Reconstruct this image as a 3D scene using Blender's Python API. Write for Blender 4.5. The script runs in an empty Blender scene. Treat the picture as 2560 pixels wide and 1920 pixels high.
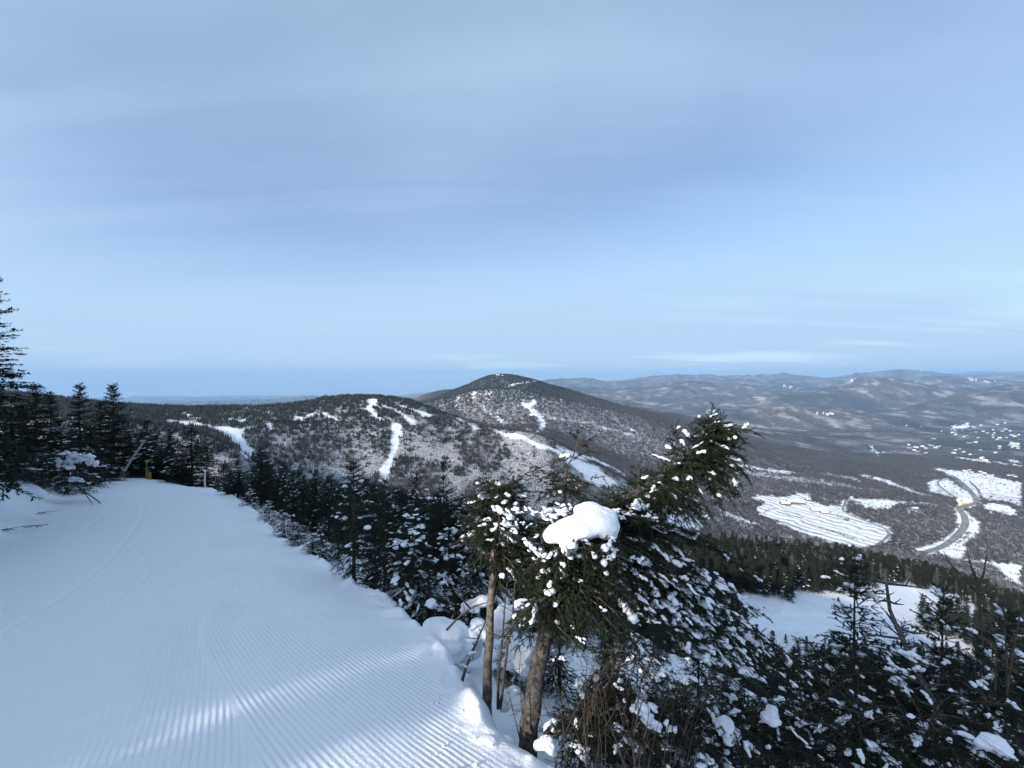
import bpy, math
import numpy as np
from mathutils import Vector, Matrix

S = bpy.context.scene
COL = S.collection
R = math.radians
F = 430.0          # focal length in pixels of the 1024 wide frame
HOR = 378.0        # pixel row of the horizon
FAST = False

# ------------------------------------------------------------------ camera
cam_data = bpy.data.cameras.new("camera")
cam = bpy.data.objects.new("camera", cam_data)
COL.objects.link(cam)
cam_data.sensor_width = 36.0
cam_data.lens = 36.0 * F / 1024.0
cam_data.clip_start = 0.05
cam_data.clip_end = 120000.0
cam.rotation_euler = (R(90) - math.atan((384 - HOR) / F), 0, 0)
S.camera = cam

# ------------------------------------------------------------------ light
SUN_EL = R(24)
SUN_DIR = Vector((0.72, 0.69, 0)).normalized() * math.cos(SUN_EL)   # the way the light travels
SUN_DIR.z = -math.sin(SUN_EL)
sd = bpy.data.lights.new("sun", 'SUN')
sd.energy = 3.5
sd.angle = R(0.6)
sd.color = (1.0, 0.93, 0.84)
sun = bpy.data.objects.new("sun", sd)
COL.objects.link(sun)
sun.rotation_euler = SUN_DIR.to_track_quat('-Z', 'Y').to_euler()

world = bpy.data.worlds.new("World")
S.world = world
world.use_nodes = True
nt = world.node_tree
nt.nodes.clear()
def N(nt, typ, **kw):
    n = nt.nodes.new(typ)
    for k, v in kw.items():
        if k.startswith('i_'):
            n.inputs[k[2:].replace('_', ' ')].default_value = v
        else:
            setattr(n, k, v)
    return n
def L(nt, a, b):
    nt.links.new(a, b)
sky = N(nt, 'ShaderNodeTexSky', sky_type='NISHITA', sun_disc=False)
sky.sun_elevation = SUN_EL
# direction to the sun, seen from above, clockwise from +Y
sky.sun_rotation = math.atan2(-SUN_DIR.x, -SUN_DIR.y)
sky.altitude = 1200.0
sky.air_density = 1.0
sky.dust_density = 0.2
sky.ozone_density = 1.6
tc = N(nt, 'ShaderNodeTexCoord')
sep = N(nt, 'ShaderNodeSeparateXYZ')
L(nt, tc.outputs['Generated'], sep.inputs[0])
def math_node(nt, op, a, b=None, c=None, clamp=False):
    n = nt.nodes.new('ShaderNodeMath'); n.operation = op; n.use_clamp = clamp
    for i, v in enumerate((a, b, c)):
        if v is None: continue
        if isinstance(v, (int, float)): n.inputs[i].default_value = v
        else: nt.links.new(v, n.inputs[i])
    return n.outputs[0]
zc = math_node(nt, 'ADD', math_node(nt, 'MAXIMUM', sep.outputs['Z'], 0.0), 0.10)
cx = math_node(nt, 'DIVIDE', sep.outputs['X'], zc)
cy = math_node(nt, 'DIVIDE', sep.outputs['Y'], zc)
cmb = N(nt, 'ShaderNodeCombineXYZ')
L(nt, cx, cmb.inputs[0]); L(nt, cy, cmb.inputs[1])
def cloud_layer(rot, scale, nscale, detail, lo, hi, off, dist=0.6):
    mp = N(nt, 'ShaderNodeMapping')
    mp.inputs['Rotation'].default_value = (0, 0, rot)
    mp.inputs['Scale'].default_value = scale
    mp.inputs['Location'].default_value = off
    L(nt, cmb.outputs[0], mp.inputs[0])
    no = N(nt, 'ShaderNodeTexNoise')
    no.inputs['Scale'].default_value = nscale
    no.inputs['Detail'].default_value = detail
    no.inputs['Roughness'].default_value = 0.5
    no.inputs['Distortion'].default_value = dist
    L(nt, mp.outputs[0], no.inputs['Vector'])
    mr = N(nt, 'ShaderNodeMapRange', interpolation_type='SMOOTHSTEP')
    mr.inputs['From Min'].default_value = lo
    mr.inputs['From Max'].default_value = hi
    L(nt, no.outputs['Fac'], mr.inputs['Value'])
    return mr.outputs[0]
c1 = cloud_layer(R(-35), (0.75, 0.9, 1), 0.36, 6.0, 0.30, 0.70, (2.6, 1.2, 0), 0.2)
c2 = cloud_layer(R(62), (0.22, 2.4, 1), 0.75, 9.0, 0.35, 0.8, (3.1, 1.2, 4), 0.9)
cl = math_node(nt, 'MULTIPLY_ADD', c1, 0.48, math_node(nt, 'MULTIPLY', c2, 0.30))
# thickening veil towards the horizon
vz = N(nt, 'ShaderNodeMapRange', interpolation_type='SMOOTHSTEP')
vz.inputs['From Min'].default_value = 0.02; vz.inputs['From Max'].default_value = 0.42
vz.inputs['To Min'].default_value = 0.75; vz.inputs['To Max'].default_value = 0.14
L(nt, sep.outputs['Z'], vz.inputs['Value'])
cl = math_node(nt, 'ADD', cl, vz.outputs[0], clamp=True)
mix = N(nt, 'ShaderNodeMix', data_type='RGBA')
L(nt, cl, mix.inputs['Factor'])
tint = N(nt, 'ShaderNodeMix', data_type='RGBA', blend_type='MULTIPLY')
tint.inputs['Factor'].default_value = 1.0
L(nt, sky.outputs[0], tint.inputs['A'])
tint.inputs['B'].default_value = (0.86, 0.90, 0.94, 1)
L(nt, tint.outputs['Result'], mix.inputs['A'])
cream = N(nt, 'ShaderNodeMix', data_type='RGBA')
hz = N(nt, 'ShaderNodeMapRange', interpolation_type='SMOOTHSTEP')
hz.inputs['From Min'].default_value = 0.0; hz.inputs['From Max'].default_value = 0.10
hz.inputs['To Min'].default_value = 1.0; hz.inputs['To Max'].default_value = 0.0
L(nt, sep.outputs['Z'], hz.inputs['Value'])
L(nt, hz.outputs[0], cream.inputs['Factor'])
cream.inputs['A'].default_value = (2.60, 3.62, 4.90, 1)
cream.inputs['B'].default_value = (2.80, 3.75, 4.75, 1)
L(nt, cream.outputs['Result'], mix.inputs['B'])
c3 = cloud_layer(R(8), (0.10, 1.6, 1), 0.9, 7.0, 0.42, 0.75, (7.1, 2.2, 2), 0.9)
bg = N(nt, 'ShaderNodeBackground')
bg.inputs['Strength'].default_value = 0.11
# glow added on the veil's sun side, behind the camera, to brighten shaded snow
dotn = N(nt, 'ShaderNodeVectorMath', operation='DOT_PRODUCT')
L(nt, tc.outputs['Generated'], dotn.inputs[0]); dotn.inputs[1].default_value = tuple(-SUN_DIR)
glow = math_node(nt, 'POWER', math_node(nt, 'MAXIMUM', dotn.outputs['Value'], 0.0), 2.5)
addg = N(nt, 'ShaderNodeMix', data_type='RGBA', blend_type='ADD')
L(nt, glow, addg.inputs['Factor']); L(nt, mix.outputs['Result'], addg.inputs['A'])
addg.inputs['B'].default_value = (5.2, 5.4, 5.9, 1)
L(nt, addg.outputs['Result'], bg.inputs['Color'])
wo = N(nt, 'ShaderNodeOutputWorld')
L(nt, bg.outputs[0], wo.inputs['Surface'])

S.view_settings.view_transform = 'Standard'
S.view_settings.look = 'None'
S.view_settings.exposure = 0.84
S.view_settings.gamma = 1.0
S.render.engine = 'CYCLES'
S.cycles.max_bounces = 6
S.cycles.diffuse_bounces = 3
S.cycles.glossy_bounces = 2
S.cycles.transmission_bounces = 2
S.cycles.transparent_max_bounces = 4
S.cycles.volume_bounces = 0
S.cycles.use_denoising = True
S.cycles.denoiser = 'OPENIMAGEDENOISE'
S.cycles.denoising_input_passes = 'RGB_ALBEDO_NORMAL'
S.cycles.denoising_prefilter = 'ACCURATE'

# ------------------------------------------------------------------ numeric helpers
def hash2(ix, iy, seed):
    n = (ix.astype(np.int64) * 374761393 + iy.astype(np.int64) * 668265263 + seed * 1442695041) & 0x7fffffff
    n = (n ^ (n >> 13)) * 1274126177 & 0x7fffffff
    n = (n ^ (n >> 16)) & 0xffff
    return n / 65535.0
def vnoise(x, y, seed=0):
    xi = np.floor(x); yi = np.floor(y)
    fx = x - xi; fy = y - yi
    fx = fx * fx * (3 - 2 * fx); fy = fy * fy * (3 - 2 * fy)
    a = hash2(xi, yi, seed); b = hash2(xi + 1, yi, seed)
    c = hash2(xi, yi + 1, seed); d = hash2(xi + 1, yi + 1, seed)
    return (a * (1 - fx) + b * fx) * (1 - fy) + (c * (1 - fx) + d * fx) * fy
def fbm(x, y, oct=4, seed=0, gain=0.5):
    s = 0; a = 1; t = 0
    for k in range(oct):
        s = s + a * (vnoise(x, y, seed + k * 17) * 2 - 1); t += a
        x = x * 2.03 + 11.7; y = y * 2.03 + 5.3; a *= gain
    return s / t
def ridged(x, y, oct=4, seed=0):
    s = 0; a = 1; t = 0
    for k in range(oct):
        s = s + a * (1 - np.abs(vnoise(x, y, seed + k * 17) * 2 - 1)); t += a
        x = x * 2.03 + 11.7; y = y * 2.03 + 5.3; a *= 0.5
    return s / t
def sstep(a, b, x):
    t = np.clip((x - a) / (b - a), 0, 1)
    return t * t * (3 - 2 * t)

# ------------------------------------------------------------------ the lie of the land
SL = 0.17
def on_trail(px, py):
    s = (py - HOR) / F
    d = 1.65 / (s - SL)
    return ((px - 512) / F * d, d)
EDGE_PX = [(546, 768), (509, 741), (490, 727), (472, 713), (465, 699), (458, 685), (451, 671), (444, 657), (430, 637), (417, 623), (403, 611), (384, 593), (370, 584), (352, 579),
           (343, 574), (319, 559), (296, 541), (275, 533), (259, 520), (245, 507), (228, 494), (208, 486), (185, 485), (165, 481), (148, 475), (125, 474), (100, 476)]
EDGE = [on_trail(*p) for p in EDGE_PX]
EDGE = [(40.0, -60.0), (9.0, -12.0), (3.0, -2.5), (1.2, 0.6)] + EDGE + [(EDGE[-1][0] - 8, EDGE[-1][1] + 2), (-60, 48), (-200, 120)]
EDGE = np.array(EDGE)
def edge_dist(x, y):
    """signed distance to the trail edge, positive outside (the valley side)"""
    best = np.full(x.shape, 1e9); sg = np.ones(x.shape)
    for (ax, ay), (bx, by) in zip(EDGE[:-1], EDGE[1:]):
        vx, vy = bx - ax, by - ay
        t = np.clip(((x - ax) * vx + (y - ay) * vy) / (vx * vx + vy * vy), 0, 1)
        dx = x - (ax + t * vx); dy = y - (ay + t * vy)
        d = dx * dx + dy * dy
        cr = vx * (y - ay) - vy * (x - ax)
        m = d < best
        best = np.where(m, d, best); sg = np.where(m, np.where(cr < 0, 1.0, -1.0), sg)
    return np.sqrt(best) * sg

# lines of the land from near to far: px -> (picture row, depth)
def K(*a):
    return np.array(a, float)
LINES = [
 # slope below, flat ski run, black spruce shoulder
 K((-300,600,140),(300,600,140),(500,650,80),(640,655,80),(780,650,82),(860,648,100),(960,648,125),(990,650,132),(1024,665,140),(1324,700,140)),
 K((-300,600,240),(300,600,240),(500,615,115),(640,612,115),(780,608,118),(860,586,150),(930,589,170),(990,606,186),(1024,625,190),(1324,690,190)),
 K((-300,600,300),(300,590,300),(480,545,230),(560,540,230),(650,545,230),(740,549,232),(840,558,235),(900,569,235),(950,582,235),(1024,606,235),(1324,680,235)),
 K((-300,600,380),(300,600,380),(480,600,340),(600,610,340),(740,630,340),(840,640,340),(950,680,340),(1024,700,340),(1324,760,340)),
 # small spur on the left and the foot of the near hill
 K((-300,415,500),(0,415,560),(100,417,560),(162,426,600),(208,437,600),(240,450,600),(262,470,600),(300,490,620),(350,497,700),(480,503,800),(560,520,880),(640,550,980),(740,590,1080),(1024,630,1200),(1324,650,1200)),
 K((-300,425,640),(0,424,700),(100,425,700),(162,435,720),(208,446,720),(240,456,720),(262,470,715),(300,480,720),(350,480,800),(480,485,900),(560,500,980),(640,532,1080),(740,575,1180),(1024,610,1290),(1324,630,1290)),
 # crest of the near hill, falling to the parking ground
 K((-300,385,900),(0,391,950),(50,397,950),(120,405,1000),(185,407.5,1050),(260,406.5,1100),(300,403,1200),(330,397.5,1280),(352,395.5,1300),(380,396,1320),(410,400,1320),(444,413,1300),(486,427,1250),(532,433,1200),(555,441,1200),(579,456,1220),(625,481,1300),(660,502,1380),(694,523,1500),(740,540,1560),(820,546,1530),(893,546,1540),(950,555,1580),(1024,562,1580),(1324,580,1600)),
 K((-300,440,1500),(300,450,1650),(400,450,1700),(444,450,1700),(486,450,1650),(532,446,1560),(555,452,1550),(579,462,1560),(625,484,1620),(660,493,1680),(694,500,1850),(740,505,1990),(820,503,2080),(893,502,2090),(950,505,2130),(1024,506,2130),(1324,515,2100)),
 K((-300,450,2300),(300,440,2500),(400,415,2450),(444,414,2400),(486,424,2300),(532,425,2300),(579,440,2350),(625,457,2400),(694,468,2500),(740,475,2550),(820,479,2600),(893,481,2640),(950,483,2680),(1024,483,2680),(1324,490,2600)),
 # front shoulder, then the summit of the far peak and its long right flank
 K((-300,450,2700),(300,420,2900),(400,407,2850),(430,402,2800),(460,394.5,2750),(486,388.5,2700),(520,390,2750),(560,398,2800),(600,408,2900),(640,417,3000),(694,431,3150),(740,443,3300),(820,455,3400),(893,458,3450),(950,459,3480),(1024,459,3480),(1324,462,3500)),
 K((-300,452,2900),(300,425,3050),(400,410,3020),(430,404,2980),(460,396.5,2930),(486,391,2900),(520,392,2950),(560,399,3000),(600,409,3080),(640,416,3250),(694,427,3400),(740,438,3600),(820,449,3700),(893,452,3750),(1024,452,3800),(1324,455,3800)),
 K((-300,455,3400),(300,420,3500),(360,412,3500),(395,408,3500),(410,405,3500),(430,400,3450),(452,391.5,3430),(465,386.5,3420),(474,382,3410),(481,378.5,3400),(490,375.7,3400),(502,374.6,3400),(514,375.5,3420),(532,379.5,3450),(555,386,3500),(583,394,3600),(615,402,3700),(650,408,3900),(694,417,4000),(740,427,4100),(820,437,4300),(893,440,4400),(1024,441,4400),(1324,443,4400)),
 K((-300,460,4700),(300,425,4500),(380,410,4500),(400,404,4500),(412,399,4500),(430,392.5,4500),(445,388.5,4500),(458,389.5,4500),(480,396,4500),(520,404,4500),(600,420,4600),(650,424,4800),(694,430,4800),(820,434,4900),(1024,434,4900),(1324,436,4900)),
 K((-300,470,5400),(400,450,5400),(520,432,5300),(600,430,5300),(694,428,5300),(820,429,5400),(1024,429,5400),(1324,430,5400)),
 K((-300,460,6200),(400,440,6200),(560,418,6000),(615,408,6000),(650,411,6000),(685,416,6000),(722,412.5,6000),(750,408,6000),(778,405,6000),(810,406.5,6000),(856,413,6000),(903,418,6000),(960,420,6100),(1024,421,6100),(1324,423,6100)),
 K((-300,450,7600),(400,432,7500),(560,418,7300),(880,415,7300),(900,409,7300),(917,402,7300),(954,393.5,7300),(1000,388,7300),(1024,386.5,7300),(1324,382,7300)),
 K((-300,440,8300),(400,428,8300),(560,412,8200),(700,411,8200),(1024,408,8200),(1324,406,8200)),
 K((-300,432,9600),(400,420,9600),(560,400,9500),(600,397,9500),(650,400,9500),(700,405,9400),(730,402,9400),(760,397,9400),(796,392.5,9500),(833,386.5,9500),(866,381.5,9500),(893,380.5,9500),(930,384,9500),(970,386,9500),(1024,388,9500),(1324,392,9500)),
 K((-300,425,11000),(400,416,11000),(560,404,11200),(1024,400,11200),(1324,400,11200)),
 K((-300,420,13500),(400,410,13500),(530,390,13500),(555,386.5,13500),(580,388,13500),(610,390,13500),(640,385,13500),(670,380.5,13500),(694,378.5,13500),(720,381.5,13500),(760,387,13500),(800,389,13500),(850,390,13500),(895,388,13500),(915,381,13500),(931,376.5,13500),(950,377.5,13500),(980,383,13500),(1024,385,13500),(1324,388,13500)),
 K((-300,412,17000),(400,404,17000),(560,392,17000),(1024,388,17000),(1324,388,17000)),
 K((-300,408,24000),(150,406,24000),(200,404.5,24000),(240,402.5,24000),(278,400.5,24000),(296,399,24000),(319,399.5,24000),(350,401,24000),(390,400,24000),(420,398.5,24000),(500,390,23000),(540,383,22000),(555,380.5,22000),(580,381,22000),(602,382.5,22000),(648,379.5,22000),(694,376.5,22000),(740,379,22000),(787,375.5,22000),(833,377,22000),(880,374,22000),(903,371.5,22000),(926,373.5,22000),(980,376,22000),(1024,377,22000),(1324,376,22000)),
 K((-300,404,30000),(400,402,30000),(560,390,28000),(1024,384,28000),(1324,384,28000)),
 K((-300,398,42000),(200,398,42000),(400,397.5,42000),(500,385,40000),(560,384,40000),(640,381,40000),(720,379.5,40000),(790,379,40000),(860,378,40000),(930,376,40000),(985,372.5,40000),(1010,371,40000),(1040,370.5,40000),(1324,371,40000)),
]
PXC = np.arange(-400, 1425, 2.0)
LD = np.zeros((len(LINES), len(PXC))); LZ = np.zeros_like(LD)
def smooth1(a, k):
    if k < 2: return a
    ker = np.hanning(k + 2)[1:-1]; ker /= ker.sum()
    p = np.pad(a, (k, k), mode='edge')
    return np.convolve(p, ker, 'same')[k:-k]
for i, ln in enumerate(LINES):
    py = np.interp(PXC, ln[:, 0], ln[:, 1]); d = np.interp(PXC, ln[:, 0], ln[:, 2])
    py = smooth1(py, 9); d = smooth1(d, 25)
    LD[i] = d; LZ[i] = -(py - HOR) / F * d

def z_table(px, d):
    """height from the lines: px = lateral position as a view column, d = depth"""
    ci = np.clip((px - PXC[0]) / 2.0, 0, len(PXC) - 1.001)
    c0 = ci.astype(int); cf = ci - c0
    out = np.zeros(d.shape); done = np.zeros(d.shape, bool)
    n = len(LINES)
    prev_d = LD[0][c0] * (1 - cf) + LD[0][c0 + 1] * cf
    prev_z = LZ[0][c0] * (1 - cf) + LZ[0][c0 + 1] * cf
    out = prev_z.copy(); done = d <= prev_d
    for i in range(1, n):
        cd = LD[i][c0] * (1 - cf) + LD[i][c0 + 1] * cf
        cz = LZ[i][c0] * (1 - cf) + LZ[i][c0 + 1] * cf
        m = (~done) & (d <= cd)
        t = (d - prev_d) / np.maximum(cd - prev_d, 1e-3)
        t = np.clip(t, 0, 1)
        ts = 0.55 * t + 0.45 * (t * t * (3 - 2 * t))
        out = np.where(m, prev_z + (cz - prev_z) * ts, out)
        done |= m
        prev_d, prev_z = cd, cz
    out = np.where(done, out, prev_z - (d - prev_d) * 0.03)
    return out

def z_near(x, y):
    E = edge_dist(x, y)
    E = E + (0.07 * fbm(x * 2.4, y * 2.4, 3, 61) - 0.03) * sstep(30, 8, np.abs(y))
    z = -1.65 - SL * np.where(y > 0, y, y * 0.35)
    z = z + 0.05 * fbm(x * 0.28, y * 0.28, 2, 3) * sstep(3, 8, np.hypot(x, y))
    # soft roll at the lip, cut bank, then the steep wooded side
    Ep = np.maximum(E, 0)
    lip = -0.10 * sstep(-0.9, 0.0, E)
    fade = 1 - 0.75 * sstep(6, 14, y)
    bank = -0.30 * fade * sstep(0.0, 0.32, E)
    side = -0.42 * np.maximum(Ep - 0.12, 0) - 0.20 * np.maximum(Ep - 8, 0)
    rough = 0.16 * fbm(x * 1.5, y * 1.5, 4, 9) + 0.10 * np.abs(fbm(x * 3.1, y * 3.1, 2, 19)) + 0.5 * fbm(x * 0.35, y * 0.35, 3, 12) * sstep(1.5, 6, Ep)
    z = z + (0.03 * fbm(x * 6.0, y * 6.0, 3, 66) + 0.26 * np.maximum(vnoise(x * 3.7, y * 3.7, 67) - 0.58, 0) + 0.14 * np.maximum(vnoise(x * 9.0, y * 9.0, 68) - 0.62, 0)) * np.exp(-((E - 0.12) / 0.22) ** 2) * sstep(26, 8, y)
    z = z + lip + bank + side + rough * sstep(0.15, 0.9, E)
    # the left bank rises off the groomed surface
    bx = -(x + np.maximum(2.0 + 0.89 * y, 8.0))
    rise = 0.37 * np.maximum(bx, 0) * sstep(0.0, 1.5, bx)
    rise = np.minimum(rise, 1.5 + 0.03 * np.maximum(bx, 0))
    z = z + rise * sstep(48, 26, y) + 0.10 * fbm(x * 1.3, y * 1.3, 3, 31) * sstep(0, 1.0, bx)
    return z

CL = math.cos(math.atan2(900 - 0, F))
def H(x, y):
    x = np.asarray(x, float); y = np.asarray(y, float)
    r = np.hypot(x, y)
    th = np.arctan2(x, y)
    tl = math.atan(900 / F)
    thc = np.clip(th, -tl, tl)
    d = r * np.cos(thc)
    px = 512 + F * np.tan(thc)
    zn = z_near(x, y)
    zt = z_table(px, d)
    w = sstep(30, 96, d)
    amp = np.clip((d - 300) / 1200, 0, 1) * (np.clip(d * 0.0045, 0, 30) + np.clip((d - 5200) * 0.014, 0, 62) + np.clip((d - 11000) * 0.005, 0, 50))
    flat = sstep(-560, -470, zt) * 1.0
    flat = np.where(d < 4200, flat, 1.0) if True else flat
    nz = (ridged(x / (40 + 0) / 9.0, y / 40 / 9.0, 5, 5) - 0.62) * 1.6
    n2 = (ridged(x / 2600.0, y / 2600.0, 5, 51) - 0.62) * 4.5
    farw = sstep(4500, 9000, d)
    nn = (nz * (1 - farw) + n2 * farw) * amp * (0.25 + 0.75 * flat)
    return zn * (1 - w) + (zt + nn) * w

def proj(x, y, z):
    yy = np.maximum(y, 1e-3)
    return 512 + F * x / yy, HOR - F * z / yy

def hit(px, py, dmin, dmax):
    ds = np.linspace(dmin, dmax, 900); x = (px - 512) / F * ds
    z = H(x, ds); rows = HOR - F * z / ds
    i = np.nonzero(rows <= py)[0]
    if len(i) == 0: return None
    i = i[0]
    return np.array([x[i], ds[i], z[i]])

# ------------------------------------------------------------------ ski runs and open snow, outlines read in picture space
def poly_map(pts, kind):
    o, s = {'C2': ((380, 900), 3.456), 'C3': ((960, 900), 3.456), 'C4': ((1500, 880), 2.087), 'F': ((0, 0), 2212 / 2560.),
            'D2': ((1840, 1140), 3.0722), 'D3': ((2100, 1040), 4.8087)}[kind]
    return np.array([((o[0] + a / s) * 0.4, (o[1] + b / s) * 0.4) for a, b in pts])
RUNS = []
def run(kind, dmin, dmax, pts, dens=0.0):
    RUNS.append((poly_map(pts, kind), dmin, dmax, dens))
run('C2', 380, 1400, [(90,512),(250,530),(340,535),(430,550),(560,575),(700,585),(740,595),(900,565),(925,580),(780,610),(790,650),(800,700),(870,790),(860,870),(800,840),(750,790),(690,720),(620,650),(540,605),(440,575),(300,560),(120,535)])
run('C2', 600, 1400, [(960,545),(1040,555),(1050,580),(1000,610),(965,600),(1000,570)])
run('C2', 600, 1400, [(630,500),(720,508),(830,527),(820,542),(700,525),(640,514)])
run('C2', 600, 1400, [(200,462),(340,458),(345,486),(280,490),(210,474)])
run('C2', 600, 1400, [(420,456),(445,456),(445,468),(420,468)])
run('C2', 600, 1400, [(940,455),(1090,458),(1090,464),(940,464)])
run('C2', 600, 1400, [(1215,520),(1235,490),(1310,495),(1400,448),(1460,455),(1345,455),(1500,450),(1530,480),(1600,500),(1600,522),(1540,505),(1480,485),(1400,475),(1310,520),(1240,532)])
run('C2', 600, 1400, [(1845,345),(1930,336),(1962,350),(1950,382),(1895,405),(1925,450),(2000,515),(2010,535),(1930,512),(1880,465),(1852,420),(1862,380)])
run('C2', 600, 1400, [(2065,542),(2160,560),(2152,650),(2125,760),(2095,860),(2045,980),(2015,1075),(1940,1075),(1955,960),(2015,870),(2055,740),(2085,620)])
run('C2', 600, 1400, [(870,830),(1000,860),(1050,900),(1040,1000),(990,960),(920,900)], 0.4)
run('C3', 600, 1400, [(-25,385),(60,412),(130,440),(200,486),(250,515),(305,555),(205,557),(180,515),(110,463),(60,436),(-20,412)])
run('C3', 600, 1400, [(60,378),(140,392),(240,423),(320,442),(412,475),(425,502),(330,482),(230,435),(100,395)])
run('C3', 600, 1400, [(605,493),(680,513),(682,532),(630,522)])
run('C3', 600, 1400, [(700,520),(735,535),(740,553),(830,590),(845,607),(770,608),(745,572),(715,545)])
run('C3', 600, 1600, [(890,578),(990,608),(1040,635),(1140,640),(1190,648),(1260,688),(1400,743),(1490,780),(1560,818),(1640,850),(1720,880),(1850,935),(2015,1065),(1970,1100),(1850,1100),(1750,1040),(1650,930),(1560,865),(1480,810),(1380,775),(1300,742),(1230,700),(1150,690),(1040,662),(960,625)])
run('C3', 600, 2000, [(1470,733),(1560,768),(1680,808),(1800,838),(1900,885),(2000,938),(2110,1000),(2090,1014),(1980,956),(1880,910),(1760,872),(1640,832),(1490,768)])
run('C3', 1900, 3100, [(862,403),(885,430),(940,462),(980,492),(1030,535),(1058,577),(1038,577),(1000,528),(960,495),(900,452),(862,422)])
run('C3', 1900, 3100, [(1253,342),(1292,348),(1338,370),(1292,388),(1278,410),(1310,450),(1362,485),(1398,540),(1397,582),(1352,627),(1300,652),(1286,645),(1338,590),(1355,550),(1335,512),(1295,492),(1255,472),(1236,430),(1190,388),(1183,368),(1230,372),(1262,388)])
run('C3', 1900, 3100, [(1200,590),(1260,590),(1300,640),(1240,640)], 0.4)
run('C3', 2800, 3500, [(1080,232),(1085,222),(1110,210),(1150,200),(1240,190),(1310,174),(1318,182),(1250,199),(1160,210),(1100,236)])
run('C3', 2500, 3500, [(645,330),(680,308),(682,320),(620,365),(626,402),(614,405),(610,360)])
run('C3', 2500, 3500, [(725,300),(800,268),(803,282),(770,325),(752,318),(768,300)])
run('C3', 2500, 3500, [(895,245),(915,250),(915,278),(890,310),(882,305),(900,275)])
run('C3', 2500, 3800, [(1180,247),(1212,247),(1212,257),(1180,255)])
run('C3', 2500, 4200, [(1532,340),(1548,340),(1548,354),(1532,354)])
run('C3', 1800, 3400, [(1300,435),(1480,495),(1650,520),(1800,535),(1800,552),(1640,545),(1480,520),(1330,470)], 0.45)
run('C3', 1800, 3400, [(1850,570),(2000,600),(2212,650),(2212,662),(2000,625),(1860,590)], 0.45)
run('C3', 1500, 3400, [(2120,590),(2180,610),(2180,618),(2120,602)])
# right hand flank and valley
run('C4', 1200, 2300, [(640,540),(740,560),(900,590),(1030,632),(980,632),(850,602),(700,575)], 0.15)
run('D2', 1500, 3000, [(0,50),(200,95),(380,110),(470,132),(380,140),(180,110),(0,80)], 0.1)
run('D2', 1500, 3000, [(0,95),(300,140),(700,190),(1000,250),(1200,270),(1100,275),(800,240),(300,180),(0,140)], 0.45)
run('D2', 1500, 3000, [(955,142),(1040,150),(1200,195),(1330,245),(1430,290),(1560,312),(1480,315),(1380,292),(1300,265),(1180,225),(1050,175),(965,155)])
run('D2', 1500, 3000, [(640,120),(900,160),(1000,200),(960,200),(760,160)], 0.35)
run('C4', 1200, 2200, [(180,700),(330,790),(420,840),(520,890),(560,920),(420,940),(240,860),(150,740)])
run('C4', 1200, 2200, [(600,815),(700,850),(760,875),(870,912),(740,895),(640,858)], 0.2)
LOT = poly_map([(110,315),(230,305),(400,315),(480,290),(560,300),(590,325),(570,345),(700,385),(820,395),(850,450),(1000,500),(1190,545),(1215,600),(1190,640),(1110,690),(1000,720),(820,690),(560,620),(380,540),(215,470),(160,410),(225,365)], 'D2')
RUNS.append((LOT, 1400, 2400, 0.0))
run('D2', 1200, 2200, [(870,300),(930,325),(1200,340),(1420,365),(1590,380),(1560,395),(1400,375),(1260,370),(1180,415),(1020,410),(940,370),(890,350)])
run('D2', 1200, 3400, [(1465,210),(1500,190),(1640,175),(1720,230),(1820,310),(1810,345),(1760,345),(1640,320),(1500,285),(1485,240)])
run('D2', 1200, 3400, [(1480,88),(1600,100),(1900,130),(2020,160),(2212,205),(2212,400),(2080,360),(1960,345),(1890,320),(1800,260),(1650,150)])
run('D2', 1200, 3400, [(1890,385),(1980,360),(2120,385),(2200,460),(2100,455),(1960,430)])
run('D2', 1200, 2600, [(1700,340),(1830,320),(1880,360),(1830,395),(1720,400)])
run('D2', 1200, 2600, [(1320,405),(1450,408),(1440,440),(1330,440)], 0.4)
run('D2', 1200, 2600, [(1760,430),(1830,470),(1890,520),(1905,560),(1860,620),(1800,660),(1770,690),(1800,730),(1750,800),(1680,790),(1580,760),(1580,740),(1680,700),(1780,640),(1820,570),(1790,480)])
run('D2', 1200, 2600, [(1690,405),(1745,500),(1745,560),(1700,620),(1600,690),(1440,745),(1420,730),(1560,690),(1680,610),(1725,540),(1700,470)])
run('D2', 1100, 2600, [(1640,775),(1760,800),(1900,810),(2212,850),(2212,1010),(2100,950),(2040,870),(1900,830),(1700,800)])
run('D3', 2500, 6000, [(1385,490),(1500,495),(1700,520),(1950,560),(2212,590),(2212,608),(1900,575),(1640,550),(1400,510)])
run('D3', 2500, 6000, [(2010,520),(2130,525),(2212,560),(2212,575),(2050,560)])
run('D3', 2500, 6000, [(1350,120),(1440,110),(1560,90),(1560,140),(1440,150),(1380,175),(1350,150)])
run('D3', 2500, 6000, [(2050,320),(2120,340),(2190,370),(2180,390),(2070,375)])
run('D3', 2500, 6000, [(425,440),(560,432),(700,425),(560,442),(440,458)])
run('D3', 2500, 6000, [(370,350),(400,355),(410,390),(440,430),(480,470),(490,500),(430,450),(385,390)])
run('C4', 4500, 9000, [(1120,312),(1220,320),(1225,326),(1150,322)])
run('C4', 4500, 30000, [(960,178),(1005,178),(1000,184),(965,183)])
run('C4', 4500, 9000, [(555,305),(600,303),(600,310),(560,312)])
run('C4', 9000, 40000, [(1915,135),(1975,145),(1980,152),(1920,145)])
run('C4', 9000, 40000, [(2000,152),(2050,150),(2050,156),(2005,156)])
run('C4', 9000, 40000, [(1305,147),(1345,147),(1340,152),(1308,152)])
_a = poly_map([(240, 475), (680, 615)], 'D2'); _w = [hit(*q_, 1300, 3000) for q_ in _a]
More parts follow.
